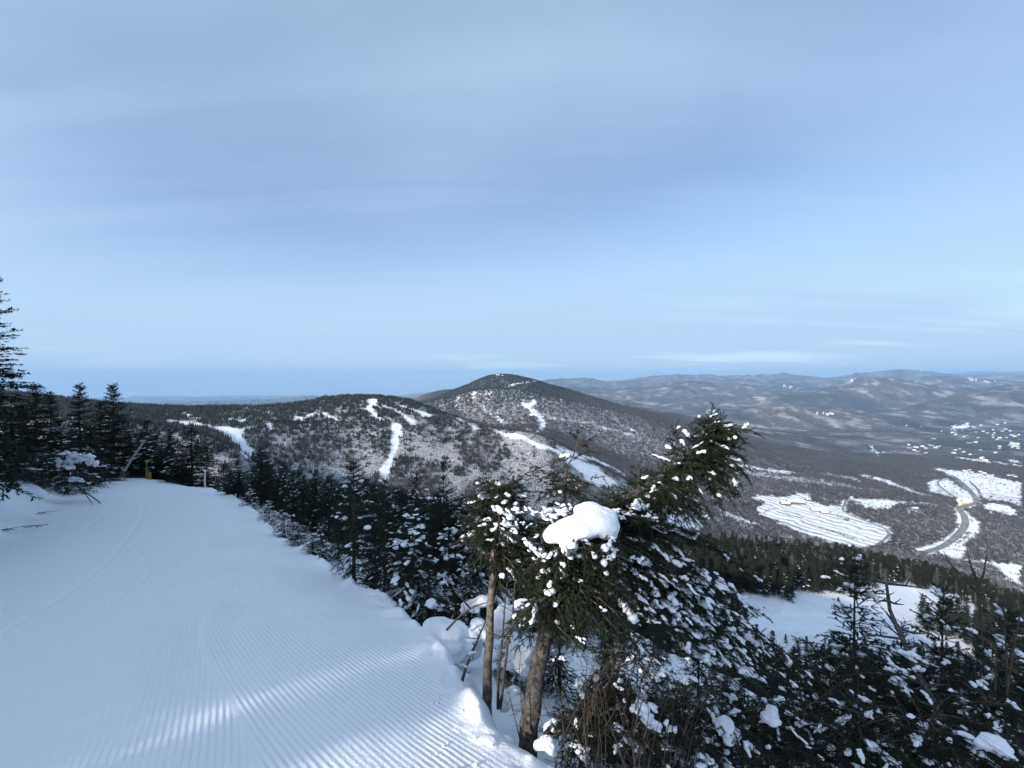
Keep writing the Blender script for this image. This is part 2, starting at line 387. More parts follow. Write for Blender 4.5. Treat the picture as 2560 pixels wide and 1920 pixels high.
_t = (_w[1] - _w[0])[:2]; _t = _t / np.hypot(*_t); LOTN = (float(-_t[1]), float(_t[0]))
RUN_CLEAR = poly_map([(1690,1330),(1700,1300),(1745,1288),(1860,1285),(1935,1266),(2000,1275),(2080,1300),(2138,1322),(2138,1340),(2060,1345),(2000,1352),(1930,1380),(1830,1400),(1700,1385),(1560,1400),(1540,1350)], 'F')
RUNS.append((RUN_CLEAR, 95, 175, 0.0))

ROADS = [("main_road", [(1440,752),(1500,735),(1560,715),(1620,688),(1690,645),(1735,600),(1770,555),(1780,510),(1765,460),(1735,425),(1722,405),(1760,392),(1820,378),(1872,358),(1850,320),(1800,262),(1740,205),(1690,165),(1650,148)], 24.0),
         ("access_road", [(1090,695),(1150,655),(1190,615),(1180,580),(1110,540),(950,487),(870,452),(832,425),(828,400),(850,372),(845,350),(890,335),(1050,335),(1250,350),(1450,372),(1570,388)], 9.0),
         ("field_road", [(1890,300),(1870,260),(1835,225),(1805,198)], 12.0), ("loop_road", [(1645,185),(1590,190),(1555,203),(1575,235),(1640,285),(1700,325)], 9.0), ("lane", [(1900,290),(2000,300),(2110,318),(2212,335)], 8.0)]
ROADW = []
for nm_, pts_, w_ in ROADS:
    W_ = [hit(*poly_map([p_], 'D2')[0], 1250, 4200) for p_ in pts_]
    W_ = np.array([w for w in W_ if w is not None])[:, :2]
    t_ = np.linspace(0, 1, len(W_)); q_ = np.linspace(0, 1, len(W_) * 8)
    W_ = np.stack([smooth1(np.interp(q_, t_, W_[:, c]), 9) for c in range(2)], 1)
    ROADW.append((nm_, W_, w_))
    g_ = np.gradient(W_, axis=0); g_ /= np.linalg.norm(g_, axis=1, keepdims=True); n_ = np.stack([-g_[:, 1], g_[:, 0]], 1)
    a_ = W_ + n_ * (w_ / 2 + 7); b_ = (W_ - n_ * (w_ / 2 + 7))[::-1]
    ab = np.concatenate([a_, b_]); zz_ = H(ab[:, 0], ab[:, 1]); pp_ = proj(ab[:, 0], ab[:, 1], zz_)
    RUNS.append((np.stack(pp_, 1), 1200, 4200, 0.0))

def in_poly(P, x, y):
    c = np.zeros(x.shape, bool)
    j = len(P) - 1
    for i in range(len(P)):
        xi, yi = P[i]; xj, yj = P[j]
        if yi != yj:
            m = ((yi > y) != (yj > y)) & (x < (xj - xi) * (y - yi) / (yj - yi) + xi)
            c ^= m
        j = i
    return c
def openness(px, py, d):
    """1 where the ground is open snow, 0 under forest"""
    o = np.zeros(px.shape)
    wx = (px - 512) * d / F
    jx = fbm(wx / 16.0, d / 16.0, 3, 91); jy = fbm(wx / 16.0, d / 16.0, 3, 92)
    ja = np.where(d > 1500, 1.5, np.where(d > 700, 1.0, 0.3))
    px = px + jx * 2.6 * ja; py = py + jy * 1.6 * ja
    for P, d0, d1, dens in RUNS:
        x0, y0 = P.min(0); x1, y1 = P.max(0)
        m = (px > x0) & (px < x1) & (py > y0) & (py < y1) & (d > d0) & (d < d1)
        if not m.any(): continue
        idx = np.nonzero(m)
        ins = in_poly(P, px[idx], py[idx])
        o[idx] = np.maximum(o[idx], ins * (1 - dens))
    return o

# ------------------------------------------------------------------ materials
def mat(name):
    m = bpy.data.materials.new(name); m.use_nodes = True
    m.node_tree.nodes.clear()
    return m, m.node_tree
def out(nt, shader, disp=None):
    o = nt.nodes.new('ShaderNodeOutputMaterial'); nt.links.new(shader, o.inputs['Surface'])
def principled(nt, color=None, rough=0.8, spec=0.3):
    b = nt.nodes.new('ShaderNodeBsdfPrincipled')
    b.inputs['Roughness'].default_value = rough
    b.inputs['Specular IOR Level'].default_value = spec
    if color is not None:
        if isinstance(color, tuple): b.inputs['Base Color'].default_value = color + (1,) if len(color) == 3 else color
        else: nt.links.new(color, b.inputs['Base Color'])
    return b
def noise(nt, scale, detail=3, rough=0.5, vec=None, dist=0.0):
    n = nt.nodes.new('ShaderNodeTexNoise')
    n.inputs['Scale'].default_value = scale; n.inputs['Detail'].default_value = detail
    n.inputs['Roughness'].default_value = rough; n.inputs['Distortion'].default_value = dist
    if vec is not None: nt.links.new(vec, n.inputs['Vector'])
    return n.outputs['Fac']
def ramp(nt, fac, stops):
    r = nt.nodes.new('ShaderNodeValToRGB')
    e = r.color_ramp.elements
    while len(e) < len(stops): e.new(0.5)
    for i, (p, c) in enumerate(stops):
        e[i].position = p; e[i].color = c + (1,)
    nt.links.new(fac, r.inputs[0])
    return r.outputs[0]
def mixc(nt, fac, a, b):
    m = nt.nodes.new('ShaderNodeMix'); m.data_type = 'RGBA'
    for v, k in ((fac, 'Factor'), (a, 'A'), (b, 'B')):
        s = m.inputs[k] if k == 'Factor' else [i for i in m.inputs if i.name == k and i.type == 'RGBA'][0]
        if isinstance(v, (int, float)): s.default_value = v
        elif isinstance(v, tuple): s.default_value = v + (1,)
        else: nt.links.new(v, s)
    return [o for o in m.outputs if o.type == 'RGBA'][0]
def geo_pos(nt):
    return nt.nodes.new('ShaderNodeNewGeometry').outputs['Position']
def attr(nt, name):
    a = nt.nodes.new('ShaderNodeAttribute'); a.attribute_name = name
    return a

SNOW = (0.86, 0.87, 0.89)
def snow_material():
    m, nt = mat("groomed_snow")
    b = principled(nt, SNOW, 0.55, 0.25)
    pos = geo_pos(nt)
    u = attr(nt, 'comb_u').outputs['Fac']; amt = attr(nt, 'comb_amt').outputs['Fac']
    # corduroy: rounded ribs, slightly irregular
    wob = math_node(nt, 'MULTIPLY', math_node(nt, 'SUBTRACT', noise(nt, 3.0, 2, 0.5, pos), 0.5), 0.9)
    ph = math_node(nt, 'ADD', math_node(nt, 'MULTIPLY', u, 2 * math.pi / 0.037), wob)
    s = math_node(nt, 'SINE', ph)
    patch = nt.nodes.new('ShaderNodeMapRange')
    patch.inputs['From Min'].default_value = 0.30; patch.inputs['From Max'].default_value = 0.62
    nt.links.new(noise(nt, 0.9, 3, 0.6, pos), patch.inputs['Value'])
    amp = math_node(nt, 'MULTIPLY', amt, math_node(nt, 'ADD', math_node(nt, 'MULTIPLY', patch.outputs[0], 0.7), 0.3))
    h = math_node(nt, 'MULTIPLY', math_node(nt, 'MULTIPLY', s, amp), 0.0031)
    g = math_node(nt, 'MULTIPLY', noise(nt, 60, 4, 0.65, pos), 0.006)
    g2 = math_node(nt, 'MULTIPLY', noise(nt, 9, 3, 0.6, pos), 0.008)
    hh = math_node(nt, 'ADD', h, math_node(nt, 'ADD', g, g2))
    bp = nt.nodes.new('ShaderNodeBump'); bp.inputs['Strength'].default_value = 1.0; bp.inputs['Distance'].default_value = 1.0
    nt.links.new(hh, bp.inputs['Height']); nt.links.new(bp.outputs[0], b.inputs['Normal'])
    out(nt, b.outputs[0]); return m
def hills_material():
    m, nt = mat("wooded_hills")
    pos = geo_pos(nt)
    op = attr(nt, 'open').outputs['Fac']
    far = attr(nt, 'far').outputs['Fac']
    con = attr(nt, 'conifer').outputs['Fac']
    fine = noise(nt, 0.045, 5, 0.7, pos)
    mid = noise(nt, 0.004, 5, 0.62, pos)
    patch = noise(nt, 0.0011, 4, 0.6, pos)
    # bare hardwoods with snow showing between the stems / dark conifer stands
    hard = mixc(nt, ramp(nt, fine, [(0.40, (0, 0, 0)), (0.66, (1, 1, 1))]), (0.060, 0.049, 0.046), (0.165, 0.15, 0.15))
    hard = mixc(nt, ramp(nt, mid, [(0.50, (0, 0, 0)), (0.64, (0.55, 0.55, 0.55))]), hard, (0.46, 0.44, 0.43))
    dark = mixc(nt, ramp(nt, fine, [(0.42, (0, 0, 0)), (0.62, (1, 1, 1))]), (0.022, 0.027, 0.026), (0.075, 0.078, 0.078))
    cf = math_node(nt, 'ADD', ramp(nt, patch, [(0.46, (0, 0, 0)), (0.58, (0.75, 0.75, 0.75))]), con, clamp=True)
    forest_far = mixc(nt, cf, hard, dark)
    # nearer slopes carry real trees: this is the snow, litter and brush between their stems
    floor_near = mixc(nt, ramp(nt, noise(nt, 0.22, 4, 0.7, pos), [(0.36, (0, 0, 0)), (0.60, (1, 1, 1))]), (0.08, 0.070, 0.066), (0.50, 0.49, 0.49))
    forest = mixc(nt, far, floor_near, forest_far)
    # bump of the canopy far away
    # open snow: wind crust, tracks; packed dirty lanes on the parking ground
    lot = attr(nt, 'lot').outputs['Fac']
    snowc = mixc(nt, ramp(nt, noise(nt, 0.05, 6, 0.7, pos), [(0.35, (0, 0, 0)), (0.65, (1, 1, 1))]), (0.70, 0.71, 0.74), (0.87, 0.88, 0.90))
    spx = nt.nodes.new('ShaderNodeSeparateXYZ'); nt.links.new(pos, spx.inputs[0])
    vv = math_node(nt, 'ADD', math_node(nt, 'MULTIPLY', spx.outputs[0], LOTN[0]), math_node(nt, 'MULTIPLY', spx.outputs[1], LOTN[1]))
    st_ = math_node(nt, 'SINE', math_node(nt, 'ADD', math_node(nt, 'MULTIPLY', vv, 2 * math.pi / 46.0), math_node(nt, 'MULTIPLY', noise(nt, 0.012, 3, 0.5, pos), 14.0)))
    lane = ramp(nt, math_node(nt, 'ADD', math_node(nt, 'MULTIPLY', st_, 0.25), math_node(nt, 'MULTIPLY', noise(nt, 0.12, 4, 0.7, pos), 0.9)), [(0.48, (0, 0, 0)), (0.66, (1, 1, 1))])
    snowc = mixc(nt, math_node(nt, 'MULTIPLY', lot, lane), snowc, (0.40, 0.38, 0.37))
    col = mixc(nt, op, forest, snowc)
    b = principled(nt, col, 0.9, 0.1)
    bp = nt.nodes.new('ShaderNodeBump'); bp.inputs['Strength'].default_value = 0.7; bp.inputs['Distance'].default_value = 1.0
    bh = math_node(nt, 'ADD', math_node(nt, 'MULTIPLY', fine, 9.0), math_node(nt, 'MULTIPLY', mid, 60.0))
    nt.links.new(math_node(nt, 'MULTIPLY', bh, math_node(nt, 'MULTIPLY', far, math_node(nt, 'SUBTRACT', 1.0, op))), bp.inputs['Height'])
    nt.links.new(bp.outputs[0], b.inputs['Normal'])
    out(nt, b.outputs[0]); return m
def simple_mat(name, c1, c2, scale=20, rough=0.85, bump=0.0, detail=4, lo=0.35, hi=0.65, spec=0.2, trans=0.0):
    m, nt = mat(name)
    tcn = nt.nodes.new('ShaderNodeTexCoord').outputs['Object']
    n = noise(nt, scale, detail, 0.6, tcn)
    col = ramp(nt, n, [(lo, c1), (hi, c2)])
    b = principled(nt, col, rough, spec)
    if bump:
        bp = nt.nodes.new('ShaderNodeBump'); bp.inputs['Distance'].default_value = bump
        nt.links.new(n, bp.inputs['Height']); nt.links.new(bp.outputs[0], b.inputs['Normal'])
    out(nt, b.outputs[0]); return m
M_SNOW = snow_material()
M_HILLS = hills_material()

# ------------------------------------------------------------------ mesh from arrays
def mesh_np(name, V, faces, mats, smooth=False, mat_idx=None, attrs=None):
    """V (n,3); faces list of (k,3) or (k,4) int arrays"""
    me = bpy.data.meshes.new(name)
    V = np.asarray(V, np.float32)
    me.vertices.add(len(V)); me.vertices.foreach_set('co', V.ravel())
    if not isinstance(faces, list): faces = [faces]
    faces = [f for f in faces if len(f)]
    nl = sum(f.size for f in faces); nf = sum(len(f) for f in faces)
    me.loops.add(nl); me.polygons.add(nf)
    me.loops.foreach_set('vertex_index', np.concatenate([f.ravel() for f in faces]).astype(np.int32))
    tot = np.concatenate([np.full(len(f), f.shape[1]) for f in faces])
    st = np.concatenate([[0], np.cumsum(tot)[:-1]]).astype(np.int32)
    me.polygons.foreach_set('loop_start', st)
    if mat_idx is not None: me.polygons.foreach_set('material_index', mat_idx.astype(np.int32))
    me.polygons.foreach_set('use_smooth', np.full(nf, bool(smooth)))
    for mm in (mats if isinstance(mats, (list, tuple)) else [mats]): me.materials.append(mm)
    if attrs:
        for k, v in attrs.items():
            a = me.attributes.new(k, 'FLOAT', 'POINT'); a.data.foreach_set('value', np.asarray(v, np.float32).ravel())
    me.update(calc_edges=True); me.validate()
    return me
def link(name, me, parent=None, loc=None, **props):
    o = bpy.data.objects.new(name, me); COL.objects.link(o)
    if parent is not None: o.parent = parent
    if loc is not None: o.location = loc
    for k, v in props.items(): o[k] = v
    return o
def grid_faces(nr, nc):
    i = np.arange(nr - 1)[:, None] * nc + np.arange(nc - 1)[None, :]
    i = i.ravel()
    return np.stack([i, i + nc, i + nc + 1, i + 1], 1)

# ------------------------------------------------------------------ ground meshes (polar sheets of one height function)
def columns(step_px):
    inner = np.arctan((np.arange(-40, 1065, step_px) - 512) / F)
    lo, hi = inner[0], inner[-1]
    side = np.linspace(hi, math.pi, 60)[1:] if step_px < 4 else np.linspace(hi, math.pi, 40)[1:]
    return np.concatenate([-side[::-1], inner, side])
thc = columns(1.6)
# (a) snow within 34 m
rr = np.concatenate([[0.05], np.geomspace(0.8, 34.0, 760)])
TH, RR = np.meshgrid(thc, rr)
X = RR * np.sin(TH); Y = RR * np.cos(TH)
Z = H(X, Y)
E = edge_dist(X, Y)
# ski tracks cut across the groomed surface (picture polylines put on the trail plane)
TRACKS = [([(0, 634), (40, 610), (80, 584), (105, 562), (125, 541), (138, 522), (142, 508), (138, 500)], 0.06, 0.022),
          ([(0, 575), (45, 553), (80, 533), (104, 512)], 0.05, 0.012),
          ([(128, 546), (140, 556), (146, 568), (143, 580), (130, 590), (108, 603)], 0.05, 0.020),
          ([(180, 548), (185, 556), (180, 566), (160, 578)], 0.05, 0.012),
          ([(60, 540), (92, 524), (112, 510), (118, 500), (116, 496)], 0.05, 0.012),
          ([(236, 530), (243, 548), (252, 566)], 0.04, 0.014),
          ([(0, 545), (30, 536), (62, 524)], 0.05, 0.012)]
for pts, w, dep in TRACKS:
    P = [on_trail(*p) for p in pts]
    best = np.full(X.shape, 9.0)
    for (ax, ay), (bx, by) in zip(P[:-1], P[1:]):
        vx, vy = bx - ax, by - ay
        t = np.clip(((X - ax) * vx + (Y - ay) * vy) / (vx * vx + vy * vy), 0, 1)
        best = np.minimum(best, np.hypot(X - ax - t * vx, Y - ay - t * vy))
    ww = 0.42 * w * (1 + 0.06 * np.hypot(X, Y))
    q = best / ww
    dep = dep * 0.32
    Z += -dep * np.exp(-q * q) + dep * 0.45 * np.exp(-((q - 1.6) ** 2) * 2.5)
# comb coordinate: ribs run up the trail, a second pass swings in along the valley edge
u1 = 0.84 * X + 0.55 * Y + 0.10 * np.sin(0.5 * X - 0.3 * Y)
u2 = 0.66 * X + 0.75 * Y - 0.05 * (X + 1.0) ** 2
seam = (X + 2.35) * 0.80 + (Y - 3.4) * 0.60 + 0.10 * np.sin(Y * 2.1)
sec = seam > 0
u = np.where(sec, u2, u1)
comb = sstep(0.02, -0.22, E) * sstep(17, 4.5, RR) * sstep(0.0, 0.05, np.abs(seam))
comb *= np.where(sec, 1.0, 0.42 + 0.6 * sstep(-1.2, -0.2, seam))
leftfade = sstep(-5.2, -3.0, X + 0.62 * (Y - 2.5) * 1.0 + 1.0)
comb *= 0.18 + 0.82 * leftfade
# small loose crumbs near the edge
cr = hash2(np.floor(X * 28), np.floor(Y * 28), 77)
V = np.stack([X, Y, Z], -1).reshape(-1, 3)
me = mesh_np("snow_ground", V, grid_faces(*X.shape), M_SNOW, True, attrs={'comb_u': u, 'comb_amt': comb})
link("snow_ground", me, kind='structure', label='shaded groomed snow of the ski trail with combed ribs and soft edge')

# (b) everything beyond
thf = columns(1.6)
rf = np.concatenate([np.geomspace(33.0, 400, 150), np.geomspace(405, 5200, 520)[0:], np.geomspace(5250, 60000, 260)])
TH, RR = np.meshgrid(thf, rf)
XF = RR * np.sin(TH); YF = RR * np.cos(TH)
ZF = H(XF, YF)
PXF, PYF = proj(XF, YF, ZF)
front = YF > 1
OPF = np.where(front, openness(PXF, PYF, YF), 0)
OPF = np.where((YF < 40) & (RR < 60), 1.0, OPF)
OPF = np.where((YF > 0) & (YF < 190), np.maximum(OPF, 0.8), OPF)
FAR = sstep(2700, 3700, RR)
# higher ground carries the conifers
LOTM = np.zeros(PXF.shape)
for P_ in (LOT, poly_map([(1500,270),(1640,250),(1780,330),(1700,350),(1560,320)], 'D2'), poly_map([(1930,300),(2212,325),(2212,400),(2080,365),(1960,345)], 'D2')):
    LOTM = np.maximum(LOTM, in_poly(P_, PXF, PYF) * (YF > 1200) * (YF < 2700))
CONF = sstep(-260, -80, ZF) * sstep(5200, 4200, YF)
village = (vnoise(XF / 38, YF / 60, 5) > 0.90) & (PXF > 905) & (PYF > 425) & (PYF < 478) & (vnoise(XF / 240, YF / 500, 8) > 0.45)
OPF = np.where(village & front, np.maximum(OPF, 0.85), OPF)
V = np.stack([XF, YF, ZF], -1).reshape(-1, 3)
me = mesh_np("hills", V, grid_faces(*XF.shape), M_HILLS, True, attrs={'open': OPF, 'far': FAR, 'conifer': CONF, 'lot': LOTM})
link("hills", me, kind='structure', label='snow covered wooded mountains with white ski runs and far blue ridges')

# ------------------------------------------------------------------ plant materials
def needle_material(name, dark, light, brown):
    m, nt = mat(name)
    info = nt.nodes.new('ShaderNodeObjectInfo')
    pos = geo_pos(nt)
    n1 = noise(nt, 7.0, 3, 0.6, pos)
    col = mixc(nt, ramp(nt, n1, [(0.35, (0, 0, 0)), (0.7, (1, 1, 1))]), dark, light)
    n2 = noise(nt, 2.6, 4, 0.7, pos)
    col = mixc(nt, ramp(nt, n2, [(0.66, (0, 0, 0)), (0.74, (0.8, 0.8, 0.8))]), col, brown)
    b = principled(nt, col, 0.6, 0.25)
    out(nt, b.outputs[0]); return m
M_NEEDLE = needle_material("spruce_needles", (0.009, 0.017, 0.010), (0.026, 0.036, 0.018), (0.05, 0.036, 0.02))
M_NEEDLE_HERO = needle_material("sunlit_spruce_needles", (0.012, 0.021, 0.011), (0.038, 0.050, 0.022), (0.085, 0.050, 0.028))  # lighter copy of the needles: sunlight put into the colour of the front crowns
M_NEEDLE_FAR = needle_material("distant_spruce_needles", (0.009, 0.014, 0.011), (0.023, 0.028, 0.020), (0.04, 0.033, 0.026))
M_BARK = simple_mat("spruce_bark", (0.030, 0.023, 0.019), (0.11, 0.085, 0.068), 38, 0.9, 0.006)
M_BARK_GREY = simple_mat("weathered_bark", (0.024, 0.021, 0.019), (0.125, 0.112, 0.10), 34, 0.9, 0.012)
M_BARK_PALE = simple_mat("pale_bark", (0.045, 0.036, 0.030), (0.20, 0.168, 0.138), 28, 0.85, 0.008)
M_TWIG = simple_mat("bare_twigs", (0.04, 0.03, 0.022), (0.13, 0.10, 0.072), 15, 0.9)
M_HARD = simple_mat("bare_hardwood_stems", (0.060, 0.051, 0.047), (0.155, 0.137, 0.13), 0.15, 0.95)
def treesnow_material():
    m, nt = mat("snow_on_branches")
    pos = geo_pos(nt)
    b = principled(nt, (0.82, 0.83, 0.855), 0.7, 0.12)
    bp = nt.nodes.new('ShaderNodeBump'); bp.inputs['Distance'].default_value = 0.012
    nt.links.new(noise(nt, 28, 4, 0.6, pos), bp.inputs['Height']); nt.links.new(bp.outputs[0], b.inputs['Normal'])
    out(nt, b.outputs[0]); return m
M_TSNOW = treesnow_material()

# ------------------------------------------------------------------ plant geometry
def unit(v):
    return v / np.maximum(np.linalg.norm(v, axis=-1, keepdims=True), 1e-9)
def needles(rng, P, D, Ls, dens, nl, nw):
    """blades along segments: start P, unit direction D, length Ls; dens blades per metre"""
    cnt = np.maximum((Ls * dens).astype(int), 3)
    idx = np.repeat(np.arange(len(Ls)), cnt)
    t = rng.random(len(idx)) ** 0.9
    d = D[idx]
    r = unit(np.cross(d, rng.normal(size=d.shape)))
    nd = unit(r * 0.85 + d * 0.65)
    ln = nl * (0.7 + 0.6 * rng.random(len(idx)))[:, None] * (1.0 - 0.35 * t[:, None])
    base = P[idx] + d * (Ls[idx] * t)[:, None]
    side = unit(np.cross(nd, d)) * (nw * 0.5)
    V = np.stack([base - side, base + side, base + nd * ln], 1).reshape(-1, 3)
    return V
def tri_faces(n):
    return np.arange(n * 3).reshape(-1, 3)
def tube(pts, rad, sides=6):
    """tapering tube through pts"""
    pts = np.asarray(pts, float); rad = np.asarray(rad, float)
    n = len(pts)
    tg = np.gradient(pts, axis=0); tg = unit(tg)
    ref = np.where(np.abs(tg[:, 2:3]) > 0.9, np.array([[1.0, 0, 0]]), np.array([[0, 0, 1.0]]))
    a = unit(np.cross(tg, ref)); b = np.cross(tg, a)
    an = np.linspace(0, 2 * math.pi, sides, endpoint=False)
    V = pts[:, None, :] + rad[:, None, None] * (np.cos(an)[None, :, None] * a[:, None, :] + np.sin(an)[None, :, None] * b[:, None, :])
    V = V.reshape(-1, 3)
    Fs = []
    for i in range(n - 1):
        j = np.arange(sides); k = (j + 1) % sides
        Fs.append(np.stack([i * sides + j, i * sides + k, (i + 1) * sides + k, (i + 1) * sides + j], 1))
    return V, np.concatenate(Fs)
class Acc:
    def __init__(s): s.V = []; s.F = []; s.n = 0
    def add(s, V, Fc):
        s.V.append(V); s.F.append(Fc + s.n); s.n += len(V)
    def mesh(s, name, m, smooth=True):
        V = np.concatenate(s.V)
        fs = {}
        for f in s.F: fs.setdefault(f.shape[1], []).append(f)
        return mesh_np(name, V, [np.concatenate(v) for v in fs.values()], m, smooth)
import bmesh
def ico(sub):
    bm = bmesh.new(); bmesh.ops.create_icosphere(bm, subdivisions=sub, radius=1.0)
    bm.verts.ensure_lookup_table()
    V = np.array([v.co[:] for v in bm.verts]); Fc = np.array([[v.index for v in f.verts] for f in bm.faces])
    bm.free(); return V, Fc
ICO1, ICO2, ICO3 = ico(1), ico(2), ico(3)
def n3(p, seed=0):
    return fbm(p[..., 0] + 3.1 * p[..., 2], p[..., 1] - 2.3 * p[..., 2], 3, seed)
def blobs(rng, C, A, size, ic=ICO1, flat=0.36, lumpy=0.36):
    """soft clumps centred at C, stretched along A, (len, width) sizes"""
    V0, F0 = ic
    n = len(C)
    A = unit(A); up = np.array([[0, 0, 1.0]])
    side = unit(np.cross(A, up) + 1e-6); nup = np.cross(side, A)
    s = np.asarray(size)
    jit = 1 + lumpy * (rng.random((n, len(V0))) * 2 - 1)
    if len(V0) > 50:
        q = V0[None] * 1.7 + rng.random((n, 1, 3)) * 40
        jit = 1 + lumpy * 1.8 * n3(q)
    L = V0[None] * jit[..., None]
    zz = np.where(L[..., 2] < 0, L[..., 2] * 0.55, L[..., 2])
    V = C[:, None, :] + A[:, None, :] * (L[..., 0:1] * s[:, 0][:, None, None]) + side[:, None, :] * (L[..., 1:2] * s[:, 1][:, None, None]) + nup[:, None, :] * (zz[..., None] * (s[:, 1] * flat * 1.6)[:, None, None])
    Fc = F0[None] + (np.arange(n) * len(V0))[:, None, None]
    return V.reshape(-1, 3), Fc.reshape(-1, 3)

def spruce_arrays(seed, Ht=5.0, Rr=1.3, whorls=22, per=5, sidestep=0.14, nl=0.05, nw=0.016, dens=60, snow=0.5, lean=(0, 0), flag=0.0, gap=0.15, snow_ic=ICO1, bare=0.1, droop=0.5, side_len=0.5, snow_size=1.0, crown_from=0.06):
    rng = np.random.default_rng(seed)
    wood = Acc()
    def trunk(h):
        t = h / Ht
        return np.array([lean[0] * t * t * Ht, lean[1] * t * t * Ht, h])
    hs = np.linspace(-0.3, Ht, 9)
    tr = 0.012 * Ht + 0.012
    wood.add(*tube([trunk(max(h, 0)) + np.array([0, 0, min(h, 0)]) for h in hs], [tr * (1 - 0.93 * max(h, 0) / Ht) for h in hs], 6))
    SP, SDr, SLn = [], [], []
    bC, bA, bS = [], [], []
    wind = 0.3
    for i in range(whorls):
        f = (i + 0.5) / whorls
        h = Ht * (crown_from + (0.985 - crown_from) * f ** 0.92)
        top = 1 - h / Ht
        for k in range(per):
            if rng.random() < gap: continue
            az = 2 * math.pi * (k + rng.random() * 0.9) / per + i * 1.3
            prof = min(1.0, top ** 0.8 * 1.06 + 0.015) * (0.75 if h < Ht * 0.12 else 1)
            Lb = Rr * prof * (0.55 + 0.6 * rng.random()) * (1 + flag * math.cos(az - wind))
            if Lb < 0.04: Lb = 0.04
            u = np.array([math.cos(az), math.sin(az), 0])
            hh = h + rng.normal() * 0.015 * Ht
            rise = 0.75 * (1 - top) ** 2 + 0.1
            dr = droop * (0.4 + top) * (0.8 + 0.4 * rng.random())
            s = np.linspace(0, 1, 6)
            pts = trunk(hh)[None] + u[None] * (Lb * s)[:, None]
            pts[:, 2] += Lb * (rise * s - dr * s * s + 0.14 * s ** 4)
            br = 0.012 * Lb + 0.003
            wood.add(*tube(pts, br * (1 - 0.85 * s), 3))
            isbare = rng.random() < bare
            ns = max(2, int(Lb * 0.82 / sidestep))
            ss = np.linspace(0.18, 0.97, ns)
            tan = np.gradient(pts, axis=0)
            sidev = np.array([-u[1], u[0], 0])
            if not isbare:
                for q in ss:
                    p = np.array([np.interp(q, s, pts[:, c]) for c in range(3)])
                    tg = unit(np.array([np.interp(q, s, tan[:, c]) for c in range(3)]))
                    for sg in (-1, 1):
                        if rng.random() < 0.12: continue
                        l = (side_len * Lb * (1 - q) + sidestep * 1.1) * (0.65 + 0.6 * rng.random())
                        d = unit(tg * (0.75 + 0.3 * rng.random()) + sg * sidev * 0.85 + np.array([0, 0, -0.18 - 0.25 * rng.random() + 0.35 * (1 - top) ** 3]))
                        SP.append(p); SDr.append(d); SLn.append(l)
                        if l > sidestep * 2.6:
                            p2 = p + d * l * 0.5
                            d2 = unit(d + sg * tg * 0.7 + rng.normal(size=3) * 0.2); SP.append(p2); SDr.append(d2); SLn.append(l * 0.45)
                            d2 = unit(d - sg * tg * 0.2 + tg * 0.5 + rng.normal(size=3) * 0.2); SP.append(p2); SDr.append(d2); SLn.append(l * 0.4)
                        if rng.random() < snow * 0.45:
                            w = (0.12 + 0.16 * rng.random()) * sidestep * snow_size
                            for q_ in (0.3, 0.52, 0.74, 0.92):
                                w = w * rng.uniform(0.7, 1.35)
                                bC.append(p + d * l * q_ + np.array([0, 0, 0.3 * nl]) + rng.normal(size=3) * w * 0.3); bA.append(d + rng.normal(size=3) * 0.25); bS.append((max(l * 0.17, w), w * 1.2))
                for q in range(2, 6):
                    d = pts[q] - pts[q - 1]; l = np.linalg.norm(d)
                    SP.append(pts[q - 1]); SDr.append(d / l); SLn.append(l)
                    if rng.random() < snow * 0.6 and Lb > 0.25:
                        w = (0.22 + 0.25 * rng.random()) * sidestep * 1.5 * snow_size
                        bC.append((pts[q] + pts[q - 1]) / 2 + [0, 0, 0.4 * nl]); bA.append(d / l); bS.append((l * 0.6, w))
            else:
                for q in ss[::2]:
                    p = np.array([np.interp(q, s, pts[:, c]) for c in range(3)])
                    d = unit(u * 0.6 + sidev * rng.choice([-1, 1]) + rng.normal(size=3) * 0.3)
                    wood.add(*tube([p, p + d * Lb * 0.25], [br * 0.4, br * 0.15], 3))
    # leader
    tp = trunk(Ht * 0.93); tq = trunk(Ht * 1.0) + [0, 0, 0.02 * Ht]
    SP.append(tp); d = tq - tp; SDr.append(unit(d)); SLn.append(np.linalg.norm(d))
    SP, SDr, SLn = np.array(SP), np.array(SDr), np.array(SLn)
    Vn = needles(rng, SP, SDr, SLn, dens, nl, nw)
    if len(bC):
        bC, bA, bS = np.array(bC), np.array(bA), np.array(bS)
        kk = n3(bC * (4.2 / Ht) + seed * 3.7, seed) > -0.02
        bC, bA, bS = bC[kk], bA[kk], bS[kk] * 1.35
    sn = blobs(rng, bC, bA, bS, snow_ic) if len(bC) else None
    return Vn, wood, sn
def spruce_meshes(seed, nm=None, bark=None, **kw):
    Vn, wood, sn = spruce_arrays(seed, **kw)
    return (mesh_np("crown", Vn, tri_faces(len(Vn) // 3), nm or M_NEEDLE), wood.mesh("trunk", bark or M_BARK),
            mesh_np("snow", sn[0], sn[1], M_TSNOW, True) if sn else None)
def merged_spruce(seed, nm, **kw):
    """the same tree as one mesh with three materials"""
    Vn, wood, sn = spruce_arrays(seed, **kw)
    Vs = [Vn]; Fs = [tri_faces(len(Vn) // 3)]; mi = [np.zeros(len(Fs[0]))]; n = len(Vn)
    WV = np.concatenate(wood.V); WF = np.concatenate(wood.F)
    T = np.concatenate([WF[:, [0, 1, 2]], WF[:, [0, 2, 3]]])
    Vs.append(WV); Fs.append(T + n); mi.append(np.ones(len(T))); n += len(WV)
    if sn: Vs.append(sn[0]); Fs.append(sn[1] + n); mi.append(np.full(len(sn[1]), 2))
    return mesh_np("spruce", np.concatenate(Vs), np.concatenate(Fs), [nm, M_BARK, M_TSNOW], False, np.concatenate(mi))
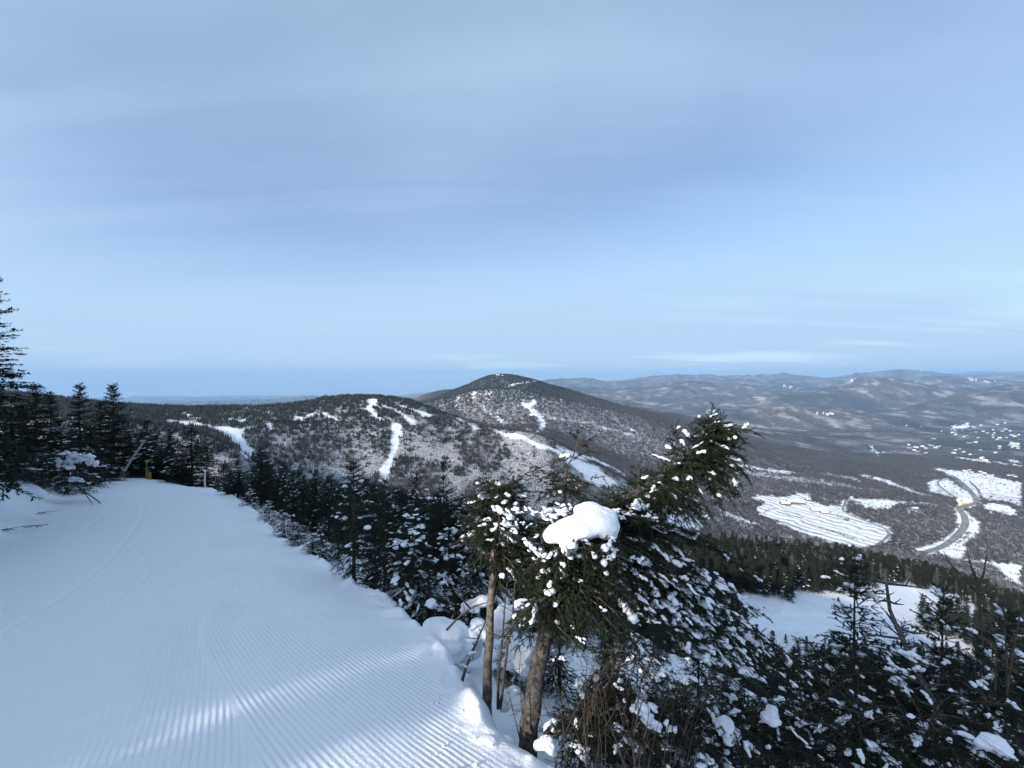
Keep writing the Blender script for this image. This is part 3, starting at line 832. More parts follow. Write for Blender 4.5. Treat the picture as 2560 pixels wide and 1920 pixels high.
def put_tree(name, meshes, x, y, h_scale, r_scale, rz, z=None, **props):
    zz = float(H(np.array([x]), np.array([y]))[0]) if z is None else z
    r = bpy.data.objects.new(name, None); COL.objects.link(r)
    r.empty_display_size = 0.2
    r.location = (x, y, zz); r.rotation_euler = (0, 0, rz); r.scale = (r_scale, r_scale, h_scale)
    for k, v in props.items(): r[k] = v
    for nme, m in zip(("crown", "trunk", "snow_clumps"), meshes):
        if m is None: continue
        o = bpy.data.objects.new(nme, m); COL.objects.link(o); o.parent = r
    return r
def gz(x, y):
    return float(H(np.array([float(x)]), np.array([float(y)]))[0])
def at(px, py, d):
    return np.array([(px - 512) / F * d, d, -(py - HOR) / F * d])

# prototypes -----------------------------------------------------------
PT_NEAR = [spruce_meshes(100 + i, Ht=2.4, Rr=r, whorls=w, per=5, sidestep=0.075, nl=0.027, nw=0.0068, dens=400, snow=sn, flag=fl, gap=0.12, snow_ic=ICO1, bare=0.06, droop=dr, snow_size=1.15, crown_from=0.05)
           for i, (r, w, sn, fl, dr) in enumerate([(0.75, 24, 0.20, 0.3, 0.6), (0.95, 22, 0.42, 0.2, 0.9), (0.62, 24, 0.04, 0.5, 0.5), (0.85, 22, 0.18, 0.1, 0.8)])]
PT_MID = [spruce_meshes(200 + i, Ht=6.0, Rr=r, whorls=w, per=6, sidestep=0.17, nl=0.08, nw=0.028, dens=75, snow=sn, flag=fl, gap=g, bare=0.06, droop=0.45, snow_size=1.0, crown_from=0.03)
          for i, (r, w, sn, fl, g) in enumerate([(1.45, 32, 0.02, 0.1, 0.08), (1.25, 32, 0.05, 0.2, 0.1), (1.6, 30, 0.14, 0.15, 0.08), (1.05, 34, 0.01, 0.3, 0.15), (1.4, 28, 0.06, 0.35, 0.15)])]
PT_FAR = [merged_spruce(300 + i, M_NEEDLE_FAR, Ht=8.0, Rr=r, whorls=w, per=5, sidestep=0.42, nl=0.30, nw=0.12, dens=16, snow=sn, gap=0.1, bare=0.0, droop=0.35, side_len=0.4, snow_size=0.8, flag=0.15)
          for i, (r, w, sn) in enumerate([(2.0, 18, 0.0), (1.7, 18, 0.0), (2.3, 17, 0.05), (1.5, 19, 0.0)])]
def clump_conifer(seed, n=5):
    rng = np.random.default_rng(seed); A = Acc()
    for k in range(n):
        x, y = rng.uniform(-5, 5, 2); h = rng.uniform(6, 11); r = h * rng.uniform(0.14, 0.2)
        for (z0, z1, rr_) in ((0.05, 0.55, 1.0), (0.32, 0.8, 0.72), (0.6, 1.0, 0.42)):
            an = np.linspace(0, 2 * math.pi, 6, endpoint=False) + rng.random()
            rad = r * rr_ * rng.uniform(0.7, 1.15, 6)
            ring = np.stack([x + rad * np.cos(an), y + rad * np.sin(an), h * z0 + rng.normal(size=6) * 0.3], 1)
            V = np.concatenate([ring, [[x, y, h * z1]]])
            j = np.arange(6)
            A.add(V, np.stack([j, (j + 1) % 6, np.full(6, 6)], 1))
    return A.mesh("conifer_clump", M_NEEDLE_FAR, False)
def clump_hard(seed, n=7, tall=9.0):
    rng = np.random.default_rng(seed); V = []
    for k in range(n):
        x, y = rng.uniform(-5.5, 5.5, 2); h = tall * rng.uniform(0.7, 1.2)
        b = np.array([x, y, 0.0]); t = np.array([x + rng.normal() * 0.5, y + rng.normal() * 0.5, h])
        for ang in (0, 1.57):
            s = np.array([math.cos(ang), math.sin(ang), 0]) * 0.16
            V += [b - s, b + s, t]
        for q in range(16):
            f = rng.uniform(0.3, 0.95); p = b + (t - b) * f
            a = rng.uniform(0, 6.283); l = h * 0.34 * (1.15 - f) + 0.5
            d = np.array([math.cos(a) * 0.8, math.sin(a) * 0.8, rng.uniform(0.5, 1.1)]) * l
            s = np.array([-math.sin(a), math.cos(a), 0]) * rng.uniform(0.07, 0.17)
            V += [p - s, p + s, p + d]
    V = np.array(V)
    return mesh_np("hardwood_clump", V, tri_faces(len(V) // 3), M_HARD)
def proto_collection(name, meshes):
    c = bpy.data.collections.new(name)
    for i, m in enumerate(meshes):
        o = bpy.data.objects.new("%s_%02d" % (name, i), m); c.objects.link(o)
    return c
def scatter(name, P, scale, rot, coll, idx, **props):
    """one object whose geometry nodes set a plant on every point"""
    me = bpy.data.meshes.new(name)
    P = np.asarray(P, np.float32)
    me.vertices.add(len(P)); me.vertices.foreach_set('co', P.ravel())
    for k, v, ty in (('sc', scale, 'FLOAT'), ('rz', rot, 'FLOAT')):
        a = me.attributes.new(k, ty, 'POINT'); a.data.foreach_set('value', np.asarray(v, np.float32))
    a = me.attributes.new('pick', 'INT', 'POINT'); a.data.foreach_set('value', np.asarray(idx, np.int32))
    o = link(name, me, **props)
    g = bpy.data.node_groups.new(name + "_nodes", 'GeometryNodeTree')
    g.interface.new_socket('Geometry', in_out='INPUT', socket_type='NodeSocketGeometry')
    g.interface.new_socket('Geometry', in_out='OUTPUT', socket_type='NodeSocketGeometry')
    gi = g.nodes.new('NodeGroupInput'); go = g.nodes.new('NodeGroupOutput')
    ip = g.nodes.new('GeometryNodeInstanceOnPoints')
    ci = g.nodes.new('GeometryNodeCollectionInfo')
    ci.inputs['Collection'].default_value = coll
    ci.inputs['Separate Children'].default_value = True
    ci.inputs['Reset Children'].default_value = True
    def na(nm, ty):
        n = g.nodes.new('GeometryNodeInputNamedAttribute'); n.data_type = ty; n.inputs['Name'].default_value = nm
        return [s for s in n.outputs if s.enabled][0]
    cx_ = g.nodes.new('ShaderNodeCombineXYZ')
    g.links.new(na('rz', 'FLOAT'), cx_.inputs['Z'])
    g.links.new(gi.outputs[0], ip.inputs['Points'])
    g.links.new(ci.outputs[0], ip.inputs['Instance'])
    ip.inputs['Pick Instance'].default_value = True
    g.links.new(na('pick', 'INT'), ip.inputs['Instance Index'])
    g.links.new(cx_.outputs[0], ip.inputs['Rotation'])
    g.links.new(na('sc', 'FLOAT'), ip.inputs['Scale'])
    g.links.new(ip.outputs[0], go.inputs[0])
    md = o.modifiers.new("scatter", 'NODES'); md.node_group = g
    return o

# ------------------------------------------------------------------ far woods (nobody could count them)
rng = np.random.default_rng(5)
HMIN = np.full(len(PXC), 1e9)    # horizon line built from near to far, to leave out what nothing can see
def visible_mask(x, y, z, top, margin):
    """keep points whose top rises over the nearer ground within a margin in rows"""
    px, py = proj(x, y, z + top)
    ds = np.geomspace(60, 6000, 70)
    order = np.argsort(y); run_min = np.full(len(PXC), 1e9); keep = np.zeros(len(x), bool)
    ci = np.clip(((px - PXC[0]) / 2).astype(int), 0, len(PXC) - 1)
    k = 0; tanv = (PXC - 512) / F
    for a, b in zip(ds[:-1], ds[1:]):
        sel = order[(y[order] >= a) & (y[order] < b)] if False else None
        m = (y >= a) & (y < b)
        if m.any(): keep[m] = py[m] < run_min[ci[m]] + margin
        gx = tanv * a; gzv = H(gx, np.full_like(gx, a))
        run_min = np.minimum(run_min, HOR - F * gzv / a)
    return keep
n_try = 520000
dd = np.sqrt(rng.uniform(340 ** 2, 3600 ** 2, n_try)); pxx = rng.uniform(-90, 1114, n_try)
xx = (pxx - 512) / F * dd; yy = dd
zz = H(xx, yy)
pp, pq = proj(xx, yy, zz)
op = openness(pp, pq, yy)
keep = (rng.random(n_try) > op) & (op <= 0.95)
keep |= (op > 0.95) & (yy > 1450) & (rng.random(n_try) < 0.035) & ~in_poly(LOT, pp, pq)
keep &= rng.random(n_try) < np.where(yy > 2200, 0.8, 1.0)
# hardwood slopes are patchy: thin strips where the snow shows through
thin = fbm(xx / 60, yy / 150, 3, 41)
lowA = sstep(-60, -190, zz) * (yy < 1500) * (xx < 500)
keep &= ~((thin > 0.05) & (rng.random(n_try) < 0.88 * lowA))
keep &= ~((fbm(xx / 18, yy / 70, 3, 42) > 0.30) & (rng.random(n_try) < 0.6))
xx, yy, zz, pp, pq = [a[keep] for a in (xx, yy, zz, pp, pq)]
vm = visible_mask(xx, yy, zz, 12, 14)
xx, yy, zz, pp, pq = [a[vm] for a in (xx, yy, zz, pp, pq)]
conprob = 0.10 + 0.68 * sstep(-230, -70, zz + 40 * fbm(xx / 90, yy / 90, 3, 8)) + 0.25 * (fbm(xx / 120, yy / 120, 3, 71) > 0.25)
isc = rng.random(len(xx)) < conprob
C_CON = proto_collection("conifer_patch", [clump_conifer(i) for i in range(4)])
C_HARD = proto_collection("hardwood_patch", [clump_hard(20 + i) for i in range(5)])
for nm, m, c, nv, lab in (("conifer_woods", isc, C_CON, 4, 'dark conifer woods covering the upper mountain slopes'),
                          ("hardwood_woods", ~isc, C_HARD, 5, 'bare grey hardwood forest on the snowy mountain slopes')):
    P = np.stack([xx[m], yy[m], zz[m] - 0.3], 1)
    scatter(nm, P, rng.uniform(0.75, 1.2, len(P)) * (0.8 if nm[0] == 'c' else 1.0), rng.uniform(0, 6.28, len(P)), c, rng.integers(0, nv, len(P)), kind='stuff', label=lab)
print("FAR CLUMPS", len(xx), isc.sum())

# ------------------------------------------------------------------ black spruce slope, 30 to 330 m away
TIP_FAR = np.array([(0,452),(60,452),(215,462),(250,466),(300,474),(350,480),(400,484),(460,493),(520,506),(600,520),(650,527),(740,534),(840,545),(900,556),(950,566),(1024,590),(1200,640)])
TIP_NEAR = np.array([(0,452),(60,452),(215,462),(250,466),(300,474),(350,480),(400,484),(460,493),(520,506),(600,520),(640,530),(690,545),(722,572),(744,600),(764,632),(800,640),(990,646),(1010,640),(1200,650)])
cand = []
cell = {}
def dart(n, dlo, dhi, pxlo, pxhi, mind):
    d = np.sqrt(rng.uniform(dlo ** 2, dhi ** 2, n)); px = rng.uniform(pxlo, pxhi, n)
    x = (px - 512) / F * d
    k = {}
    keep = []
    for i in range(n):
        key = (int(x[i] // mind), int(d[i] // mind))
        if key in k: continue
        k[key] = 1; keep.append(i)
    return x[keep], d[keep]
fx, fy = dart(30000, 30, 345, -30, 1090, 2.7)
E_ = edge_dist(fx, fy); fz = H(fx, fy)
fp, fq = proj(fx, fy, fz)
ok = (E_ > 3.0) & (openness(fp, fq, fy) < 0.5) & ~((fp < 215) & (fy < 60) & (E_ < 6))
# keep the band just behind the clearing and its rim open in depth
fx, fy, fz, fp, fq = [a[ok] for a in (fx, fy, fz, fp, fq)]
ht = rng.uniform(5.0, 9.5, len(fx)) * np.where(fy < 120, 0.62, 1.0)
tipn = np.interp(fp, TIP_NEAR[:, 0], TIP_NEAR[:, 1]); tipf = np.interp(fp, TIP_FAR[:, 0], TIP_FAR[:, 1])
tip = np.where(fy < 125, tipn, tipf) + rng.exponential(5.0, len(fx)) - 3
maxh = ((fq - tip) / F * fy)
ht = np.minimum(ht, maxh)
ok = ht > 1.6
fx, fy, fz, fp, fq, ht = [a[ok] for a in (fx, fy, fz, fp, fq, ht)]
vis = visible_mask(fx, fy, fz, ht, 6)
size = ht / fy * np.where(vis, 1, 0.0)
# those that stand free against what is behind them show largest
order = np.argsort(-size)
NI = 140
ind = order[:NI]
rest = order[NI:]
rest = rest[(size[rest] > 0)]
for i in ind:
    d_ = fy[i]
    if d_ < 62:
        k = int(rng.integers(0, len(PT_MID)))
        s = ht[i] / 6.0
        put_tree("spruce_tree", PT_MID[k], fx[i], fy[i], s, s * rng.uniform(0.85, 1.15), rng.uniform(0, 6.28), z=fz[i] - 0.05, label='dark spruce packed in the black forest on the steep slope below the trail', category='tree', group='spruces of the dark forest slope')
    else:
        k = int(rng.integers(0, len(PT_FAR)))
        o = link("spruce_tree", PT_FAR[k], loc=(fx[i], fy[i], fz[i] - 0.1), label='dark spruce packed in the black forest on the steep slope below the trail', category='tree', group='spruces of the dark forest slope')
        s = ht[i] / 8.0; o.scale = (s, s, s); o.rotation_euler = (0, 0, rng.uniform(0, 6.28))
C_FAR = proto_collection("slope_spruce", PT_FAR)
brown = (fp[rest] > 730) & (fy[rest] > 150)
hardm = brown & (rng.random(len(rest)) < 0.26)
rs = rest[~hardm]
scatter("spruce_forest", np.stack([fx[rs], fy[rs], fz[rs] - 0.1], 1), ht[rs] / 8.0, rng.uniform(0, 6.28, len(rs)), C_FAR, rng.integers(0, 4, len(rs)), kind='stuff', label='dense black spruce forest filling the slope below the trail')
def bare_tree_mesh(seed, h=6.5, n=70, w=0.05, spread=0.36):
    r_ = np.random.default_rng(seed); A = Acc()
    t = np.array([r_.normal() * 0.4, r_.normal() * 0.4, h])
    A.add(*tube([np.zeros(3) - [0, 0, 0.4], t * 0.5 + r_.normal(size=3) * 0.1, t], [w * 1.6, w, w * 0.2], 4))
    for q in range(n):
        f = r_.uniform(0.15, 0.95); p = t * f; a = r_.uniform(0, 6.283); l = h * spread * (1.2 - f) * r_.uniform(0.5, 1)
        d = np.array([math.cos(a) * 0.7, math.sin(a) * 0.7, r_.uniform(0.6, 1.1)]) * l
        m_ = p + d * 0.5 + r_.normal(size=3) * 0.04 * l
        A.add(*tube([p, m_, p + d], [w * 0.5, w * 0.3, w * 0.1], 3))
        for z_ in range(4):
            a2 = r_.uniform(0, 6.283); d2 = np.array([math.cos(a2), math.sin(a2), 0.9]) * l * 0.35
            q0 = p + d * r_.uniform(0.3, 0.9)
            A.add(*tube([q0, q0 + d2], [w * 0.25, w * 0.08], 3))
    return A
C_BARE = proto_collection("slope_hardwood", [bare_tree_mesh(i, n=45).mesh("bare_tree", M_HARD, False) for i in range(3)])
rh = rest[hardm]
scatter("bare_hardwoods", np.stack([fx[rh], fy[rh], fz[rh] - 0.1], 1), ht[rh] / 6.5 * 0.95, rng.uniform(0, 6.28, len(rh)), C_BARE, rng.integers(0, 3, len(rh)), kind='stuff', label='brown bare hardwoods mixed into the spruce forest edge')
print("SLOPE", len(ind), len(rs), len(rh), "min d", fy[ind].min(), fy[ind].max())
# ------------------------------------------------------------------ young spruces just below the trail, 4 to 30 m away
fx, fy = dart(9000, 4.6, 30, 225, 1120, 1.05)
E_ = edge_dist(fx, fy); fz = H(fx, fy)
fp, fq = proj(fx, fy, fz)
TIP_C = np.array([(225,470),(262,466),(300,478),(350,482),(400,487),(460,497),(520,512),(560,530),(620,560),(680,600),(720,636),(760,648),(830,650),(990,652),(1010,640),(1200,640)])
ok = (E_ > 0.9)
fx, fy, fz, fp, fq, E_ = [a[ok] for a in (fx, fy, fz, fp, fq, E_)]
ht = rng.uniform(1.6, 3.4, len(fx)) * (1 + 0.03 * fy)
tip = np.interp(fp, TIP_C[:, 0], TIP_C[:, 1]) + rng.exponential(8.0, len(fx))
# the shrubs closest to the camera stay low
tip = np.maximum(tip, np.where(fy < 8, np.interp(fp, [225, 480, 640, 800, 1100], [470, 540, 640, 660, 655]), 0))
ht = np.minimum(ht, (fq - tip) / F * fy)
ok = ht > 0.5
fx, fy, fz, fp, fq, ht, E_ = [a[ok] for a in (fx, fy, fz, fp, fq, ht, E_)]
# keep the gully beside the two thin trunks open
ok = ~((fy < 7.0) & (fp < 560) & (E_ < 2.2) & (fp > 430)) & ~((fy < 5.4) & (fp < 700))
fx, fy, fz, fp, fq, ht = [a[ok] for a in (fx, fy, fz, fp, fq, ht)]
order = np.argsort(-(ht / fy))
for i in order[:150]:
    if fy[i] < 11:
        k = (0, 2, 2, 3)[int(rng.integers(0, 4))]; s = ht[i] / 2.4; P_ = PT_NEAR[k]
        rsx = max(s, 0.55) * rng.uniform(0.95, 1.25)
    else:
        k = int(rng.integers(0, len(PT_MID))); s = ht[i] / 6.0; P_ = PT_MID[k]; rsx = max(s * 1.25, 0.35)
    put_tree("young_spruce", P_, fx[i], fy[i], s, rsx, rng.uniform(0, 6.28), z=fz[i] - 0.05, label='young snow-dusted spruce in the thicket just below the trail edge', category='tree', group='young spruces in the thicket below the trail')
C_MID = proto_collection("thicket_spruce", [merged_spruce(400 + i, M_NEEDLE, Ht=6.0, Rr=1.3, whorls=24, per=5, sidestep=0.25, nl=0.11, nw=0.04, dens=34, snow=0.06, gap=0.1, droop=0.45) for i in range(3)])
rs = order[150:]
if len(rs):
    scatter("spruce_thicket", np.stack([fx[rs], fy[rs], fz[rs] - 0.05], 1), ht[rs] / 6.0, rng.uniform(0, 6.28, len(rs)), C_MID, rng.integers(0, 3, len(rs)), kind='stuff', label='thicket of small spruces down the steep bank')
print("THICKET", len(order))

# ------------------------------------------------------------------ named spruces along the trail
def named_tree(px, py, d, protos, k, rs, label, rz=0.0, group=None, ground=None, jl=0.0):
    x = (px - 512) / F * d; zt = -(py - HOR) / F * d
    zg = gz(x, d) if ground is None else ground
    h0 = 2.4 if protos is PT_NEAR else 6.0
    s = max(zt - zg, 0.4) / h0
    pr = dict(label=label, category='tree')
    if group: pr['group'] = group
    return put_tree("spruce_tree", protos[k], x, d, s, rs, rz, z=zg - 0.04, **pr)
G_L = 'spruces beyond the left end of the trail'
LEFT = [(-17,270,10.0,3,0.95,'tall spruce cut off by the left picture border, highest tree top in view'),
 (35,384,20.5,0,0.90,'pointed dark spruce, first of the tall tips beside the tree at the left border'),
 (50,392,22,1,0.85,'blunt topped dark spruce pressed against the right side of the first pointed tip'),
 (79,384,22.5,3,0.95,'slim spruce with a knobbly thin top between the two groups of tips on the left'),
 (100,402,27,0,0.95,'short dark spruce left of the sharpest tip above the end of the trail'),
 (113,384,26.5,0,1.05,'sharpest and straightest of the tall spruces above the end of the trail'),
 (146,419,27,2,0.95,'rounded broad spruce right behind the leaning pole'),
 (170,429,26,1,0.80,'narrow spruce between the broad one by the pole and the pair above the white post'),
 (191,427,23.5,0,0.95,'dark spruce with pointed tip standing left above the white post'),
 (206,444,22.5,1,0.70,'lower spruce leaning on the right flank of the one above the white post'),
 (60,418,18.5,2,0.95,'bushy mid height spruce on the snow bank below the first pointed tips'),
 (21,404,17.5,0,0.90,'dark spruce filling the gap next to the tall tree at the left border'),
 (90,424,20.5,4,0.85,'open branched spruce under the slim knobbly one'),
 (128,431,28,0,0.8,'small dark spruce just left of the leaning pole top'),
 (160,448,26,4,0.7,'low snowy spruce under the narrow one past the leaning pole'),
 (181,452,24,2,0.7,'low spruce with snow plates at the crest left of the white post'),
 (66,446,16.5,4,0.7,'snow speckled low spruce behind the toppled bush on the left bank'),
 (104,442,23.0,1,0.8,'dark low spruce at the foot of the sharpest tip'),
 (10,436,14.0,1,0.8,'low dark spruce on the bank beside the left border'),
 (40,448,15.5,2,0.65,'squat spruce on the snow bank left of the toppled bush'),
 (133,452,26.5,2,0.62,'low snow plated spruce at the foot of the leaning pole'),
 (-60,500,9.6,3,0.5,'low spruce boughs reaching in at the left border over the bank')]
for i, (px, py, d, k, rs_, lab) in enumerate(LEFT):
    named_tree(px, py, d, PT_MID, k, rs_, lab, rz=i * 1.9, group=G_L)
rl = np.random.default_rng(33)
for k in range(16):
    px_ = rl.uniform(-30, 216); d_ = rl.uniform(27, 33)
    if -20 < px_ < 95: d_ = rl.uniform(19, 30)
    named_tree(px_, rl.uniform(428, 458), d_, PT_MID, int(rl.integers(0, 5)), rl.uniform(0.7, 1.0), 'dark spruce filling the wood behind the left end of the trail', rz=k * 1.3, group='fill spruces behind the left end of the trail')
G_M = 'spruces along the right edge of the trail'
MIDR = [(223,463,22,1,0.55,'small spruce just right of the white post'),
 (237,459,17.5,0,0.55,'small dark spruce left of the twin tips in front of the white run'),
 (260,448,17,0,0.62,'left and taller of the twin spruce tips below the wide left ski run'),
 (268,460,16.2,3,0.55,'shorter right one of the twin spruce tips below the wide left ski run'),
 (283,464,15.5,0,0.55,'dark spruce right of the twin tips, against the grey hill'),
 (293,470,14.5,1,0.50,'narrow dark spruce, third to the right of the twin tips'),
 (303,475,14,0,0.48,'small pointed spruce halfway between the twin tips and the snow-laden tree'),
 (314,472,13,3,0.48,'dark pointed spruce touching the group left of the snow-laden tree'),
 (328,475,12.5,0,0.50,'last small spruce left of the tall snow-laden tree')]
for i, (px, py, d, k, rs_, lab) in enumerate(MIDR):
    named_tree(px, py, d, PT_MID, k, rs_, lab, rz=i * 2.3 + 1, group=G_M)
NEARR = [(353,456,6.1,0,0.80,'tall snow-laden spruce with bare double trunk at the bend of the trail edge'),
 (384,477,7.9,2,0.75,'dark spruce top right behind the snow-laden double-trunked one'),
 (416,468,8.6,0,0.8,'spruce with a ragged pointed tip at the foot of the long white run'),
 (443,460,8.3,2,0.72,'tallest lone spruce tip right of the long white run'),
 (462,489,8.6,0,0.75,'round topped low spruce right of the lone tip'),
 (400,486,9.6,3,0.75,'dark spruce between the ragged tip and the double-trunked one'),
 (412,512,5.3,1,0.78,'broad spruce weighed down by drooping white snow at the trail edge'),
 (384,525,5.9,3,0.62,'dark low spruce skirt beside the double trunk'),
 (448,527,6.2,1,0.66,'snow crusted bush behind the broad drooping spruce'),
 (452,592,4.9,3,0.40,'low snow speckled sprig in the gully behind the smooth mound'),
 (508,634,4.3,1,0.34,'small snowed-in sprig between the thin stems and the bent trunk'),
 (428,566,5.0,3,0.55,'dark bush hugging the trail lip left of the gully'),
 (470,548,5.5,3,0.55,'frosted low bush right of the broad drooping spruce'),
 (492,505,9.0,2,0.8,'dark spruce behind the crown of the thin pale trunk'),
 (522,512,9.5,0,0.85,'dark spruce behind and between the two foreground crowns'),
 (474,515,7.0,1,0.7,'dark snowy spruce left behind the thin pale trunk')]
for i, (px, py, d, k, rs_, lab) in enumerate(NEARR):
    named_tree(px, py, d, PT_NEAR, k, rs_, lab, rz=i * 1.7 + 0.6, group=G_M)
BUSH = [(283,512,9.0,1,0.50,'low snow-capped bush at the trail edge, farthest of the low row'),
 (297,524,8.0,3,0.42,'low snow-capped bush at the trail edge, second of the row from the far end'),
 (268,500,11.0,1,0.45,'tiny snowy bush where the trail edge starts to bend, under the twin tips'),
 (312,532,7.4,1,0.42,'snow-capped bush with twigs just left of the double-trunked spruce'),
 (322,516,8.0,3,0.5,'dark bush with snow plates behind the twiggy one'),
 (250,488,13.5,1,0.5,'small snowy bush right of the white post on the far edge')]
for i, (px, py, d, k, rs_, lab) in enumerate(BUSH):
    named_tree(px, py, d, PT_NEAR, k, rs_, lab, rz=i * 2.1, group='snow-capped bushes along the trail edge')

# ------------------------------------------------------------------ trees on the bank outside the frame: they shade the trail
bx_, by_ = [], []
for i in range(3200):
    y = rng.uniform(-34, 34); x = -(max(2.0 + 0.89 * y, 8.0)) - 1.0 - rng.random() ** 1.8 * 22
    if y > 0.5 and 512 + F * x / y > -60: continue
    if any((x - a) ** 2 + (y - b) ** 2 < 0.75 for a, b in zip(bx_, by_)): continue
    bx_.append(x); by_.append(y)
bx_ = np.array(bx_); by_ = np.array(by_)
back = -bx_ - np.maximum(2.0 + 0.89 * by_, 8.0) - 1.0
off = (bx_ * 0.69 - by_ * 0.72)
hb = np.where(off > -0.85, 7.0, 5.2)  # heights shaped so shade covers the right side and light patches reach the trail
cor = (off > -2.4) & (off <= -0.85)
hb = np.where(cor, 3.8, hb)
gapA = (off > -3.75) & (off < -2.4)
hb = np.where(gapA, 4.2, hb)
hb = hb + rng.uniform(-0.3, 0.3, len(bx_)) + np.where(cor | gapA, 0.22, 0.33) * back + np.where(by_ > 2, 0.9, 0.0)
scatter("bank_spruces", np.stack([bx_, by_, H(bx_, by_) - 0.05], 1), hb / 6.0, rng.uniform(0, 6.28, len(bx_)), C_MID, rng.integers(0, 3, len(bx_)), kind='stuff', label='dense spruce wood on the uphill bank of the trail')

# ------------------------------------------------------------------ foreground plants built bough by bough
class Plant:
    def __init__(s, seed):
        s.rng = np.random.default_rng(seed); s.wood = Acc(); s.P = []; s.D = []; s.L = []; s.bC = []; s.bA = []; s.bS = []
    def seg(s, p, d, l):
        s.P.append(np.array(p, float)); s.D.append(unit(np.array(d, float))); s.L.append(l)
    def stem(s, pts, r0, r1, sides=6):
        pts = np.array(pts, float); n = len(pts)
        # resample and roughen
        t = np.linspace(0, 1, n); q = np.linspace(0, 1, n * 3 - 2)
        P = np.stack([np.interp(q, t, pts[:, c]) for c in range(3)], 1)
        for _ in range(2): P[1:-1] = 0.25 * P[:-2] + 0.5 * P[1:-1] + 0.25 * P[2:]
        P[1:-1] += s.rng.normal(size=P[1:-1].shape) * min(r0, 0.02) * 0.18
        s.wood.add(*tube(P, r0 + (r1 - r0) * q ** 0.85, sides)); return P
    def twig(s, p, d, l, depth, step, snow, wr=0.0022):
        rng = s.rng; d = unit(d)
        n = max(2, int(l / 0.05)); pts = [np.array(p)]; dd = d.copy()
        for i in range(n):
            dd = unit(dd + np.array([0, 0, -0.035]) + rng.normal(size=3) * 0.05)
            pts.append(pts[-1] + dd * l / n); s.seg(pts[-2], dd, l / n * 1.05)
        s.wood.add(*tube([pts[0], pts[len(pts) // 2], pts[-1]], [wr, wr * 0.7, wr * 0.3], 3))
        if snow and rng.random() < snow:
            k0 = int(rng.integers(0, len(pts) - 1)); w = rng.uniform(0.009, 0.021)
            for k in range(k0 + 1, len(pts)):
                a = pts[k] - pts[k - 1]; w = min(max(w * rng.uniform(0.75, 1.3), 0.005), 0.028)
                for h_ in (0.25, 0.75):
                    s.bC.append(pts[k - 1] + a * h_ + np.array([0, 0, 0.006 + w * 0.3]) + rng.normal(size=3) * 0.003); s.bA.append(a + rng.normal(size=3) * 0.01); s.bS.append((np.linalg.norm(a) * rng.uniform(0.35, 0.6), w * rng.uniform(0.7, 1.2)))
        if depth > 0:
            for q in np.arange(step, l * 0.9, step):
                j = min(int(q / l * n), n - 1)
                for sg in (-1, 1):
                    if rng.random() < 0.25: continue
                    sd_ = unit(np.cross(dd, [0, 0, 1.0]) + 1e-6) * sg
                    d2 = unit(d * 0.75 + sd_ * 0.8 + np.array([0, 0, rng.normal() * 0.15 - 0.08]))
                    s.twig(pts[j], d2, (l - q) * 0.55 + 0.03, depth - 1, step, snow, wr * 0.6)
    def bough(s, A, B, sag=0.05, r=0.009, side=0.22, step=0.055, snow=0.15, bare_to=0.15, depth=1, heavy=0.0):
        """a limb from A to B with flat sprays of twigs on both sides"""
        rng = s.rng; A = np.array(A, float); B = np.array(B, float)
        t = np.linspace(0, 1, 8); Lb = np.linalg.norm(B - A)
        P = A[None] + (B - A)[None] * t[:, None]; P[:, 2] += sag * np.sin(t * math.pi)
        P[1:-1] += rng.normal(size=(6, 3)) * 0.008
        s.wood.add(*tube(P, r * (1 - 0.82 * t), 5))
        tan = np.gradient(P, axis=0)
        for q in np.arange(bare_to, 0.99, step / Lb):
            p = np.array([np.interp(q, t, P[:, c]) for c in range(3)]); tg = unit(np.array([np.interp(q, t, tan[:, c]) for c in range(3)]))
            sd_ = unit(np.cross(tg, [0, 0, 1.0]) + 1e-6)
            for sg in (-1, 1):
                if rng.random() < 0.15: continue
                l = side * (1.05 - q) ** 0.7 * rng.uniform(0.55, 1.1) + 0.03
                d = tg * rng.uniform(0.6, 1.0) + sd_ * sg * rng.uniform(0.6, 0.95) + np.array([0, 0, rng.normal() * 0.18 - 0.12])
                s.twig(p, d, l, depth, 0.055, snow)
            if rng.random() < 0.35:
                s.twig(p, tg * 0.7 + np.array([0, 0, rng.uniform(0.3, 0.8)]), side * 0.4 * rng.uniform(0.4, 1), 0, 0.05, snow)
            if heavy and rng.random() < heavy * 0.75:
                w = rng.uniform(0.010, 0.024)
                s.bC.append(p + [rng.normal() * 0.03, rng.normal() * 0.03, 0.018]); s.bA.append(tg); s.bS.append((w * rng.uniform(1.3, 2.6), w))
        s.twig(P[-1], tan[-1], 0.07, 0, 0.05, 0)
    def clump(s, c, r, n=4, flat=0.7):
        """a ball of settled snow made of a few soft lobes"""
        rng = s.rng
        ax = np.array([1.0, rng.normal() * 0.5, -0.35 + rng.normal() * 0.25]); ax /= np.linalg.norm(ax)
        for i in range(n + 4):
            o = ax * rng.normal() * r * 0.75 + rng.normal(size=3) * r * 0.26; o[2] -= abs(rng.normal()) * r * 0.12
            w = r * (0.42 if i == 0 else rng.uniform(0.16, 0.4))
            s.bC.append(np.array(c) + o); s.bA.append(ax + rng.normal(size=3) * 0.35); s.bS.append((w * rng.uniform(1.1, 2.0), w))
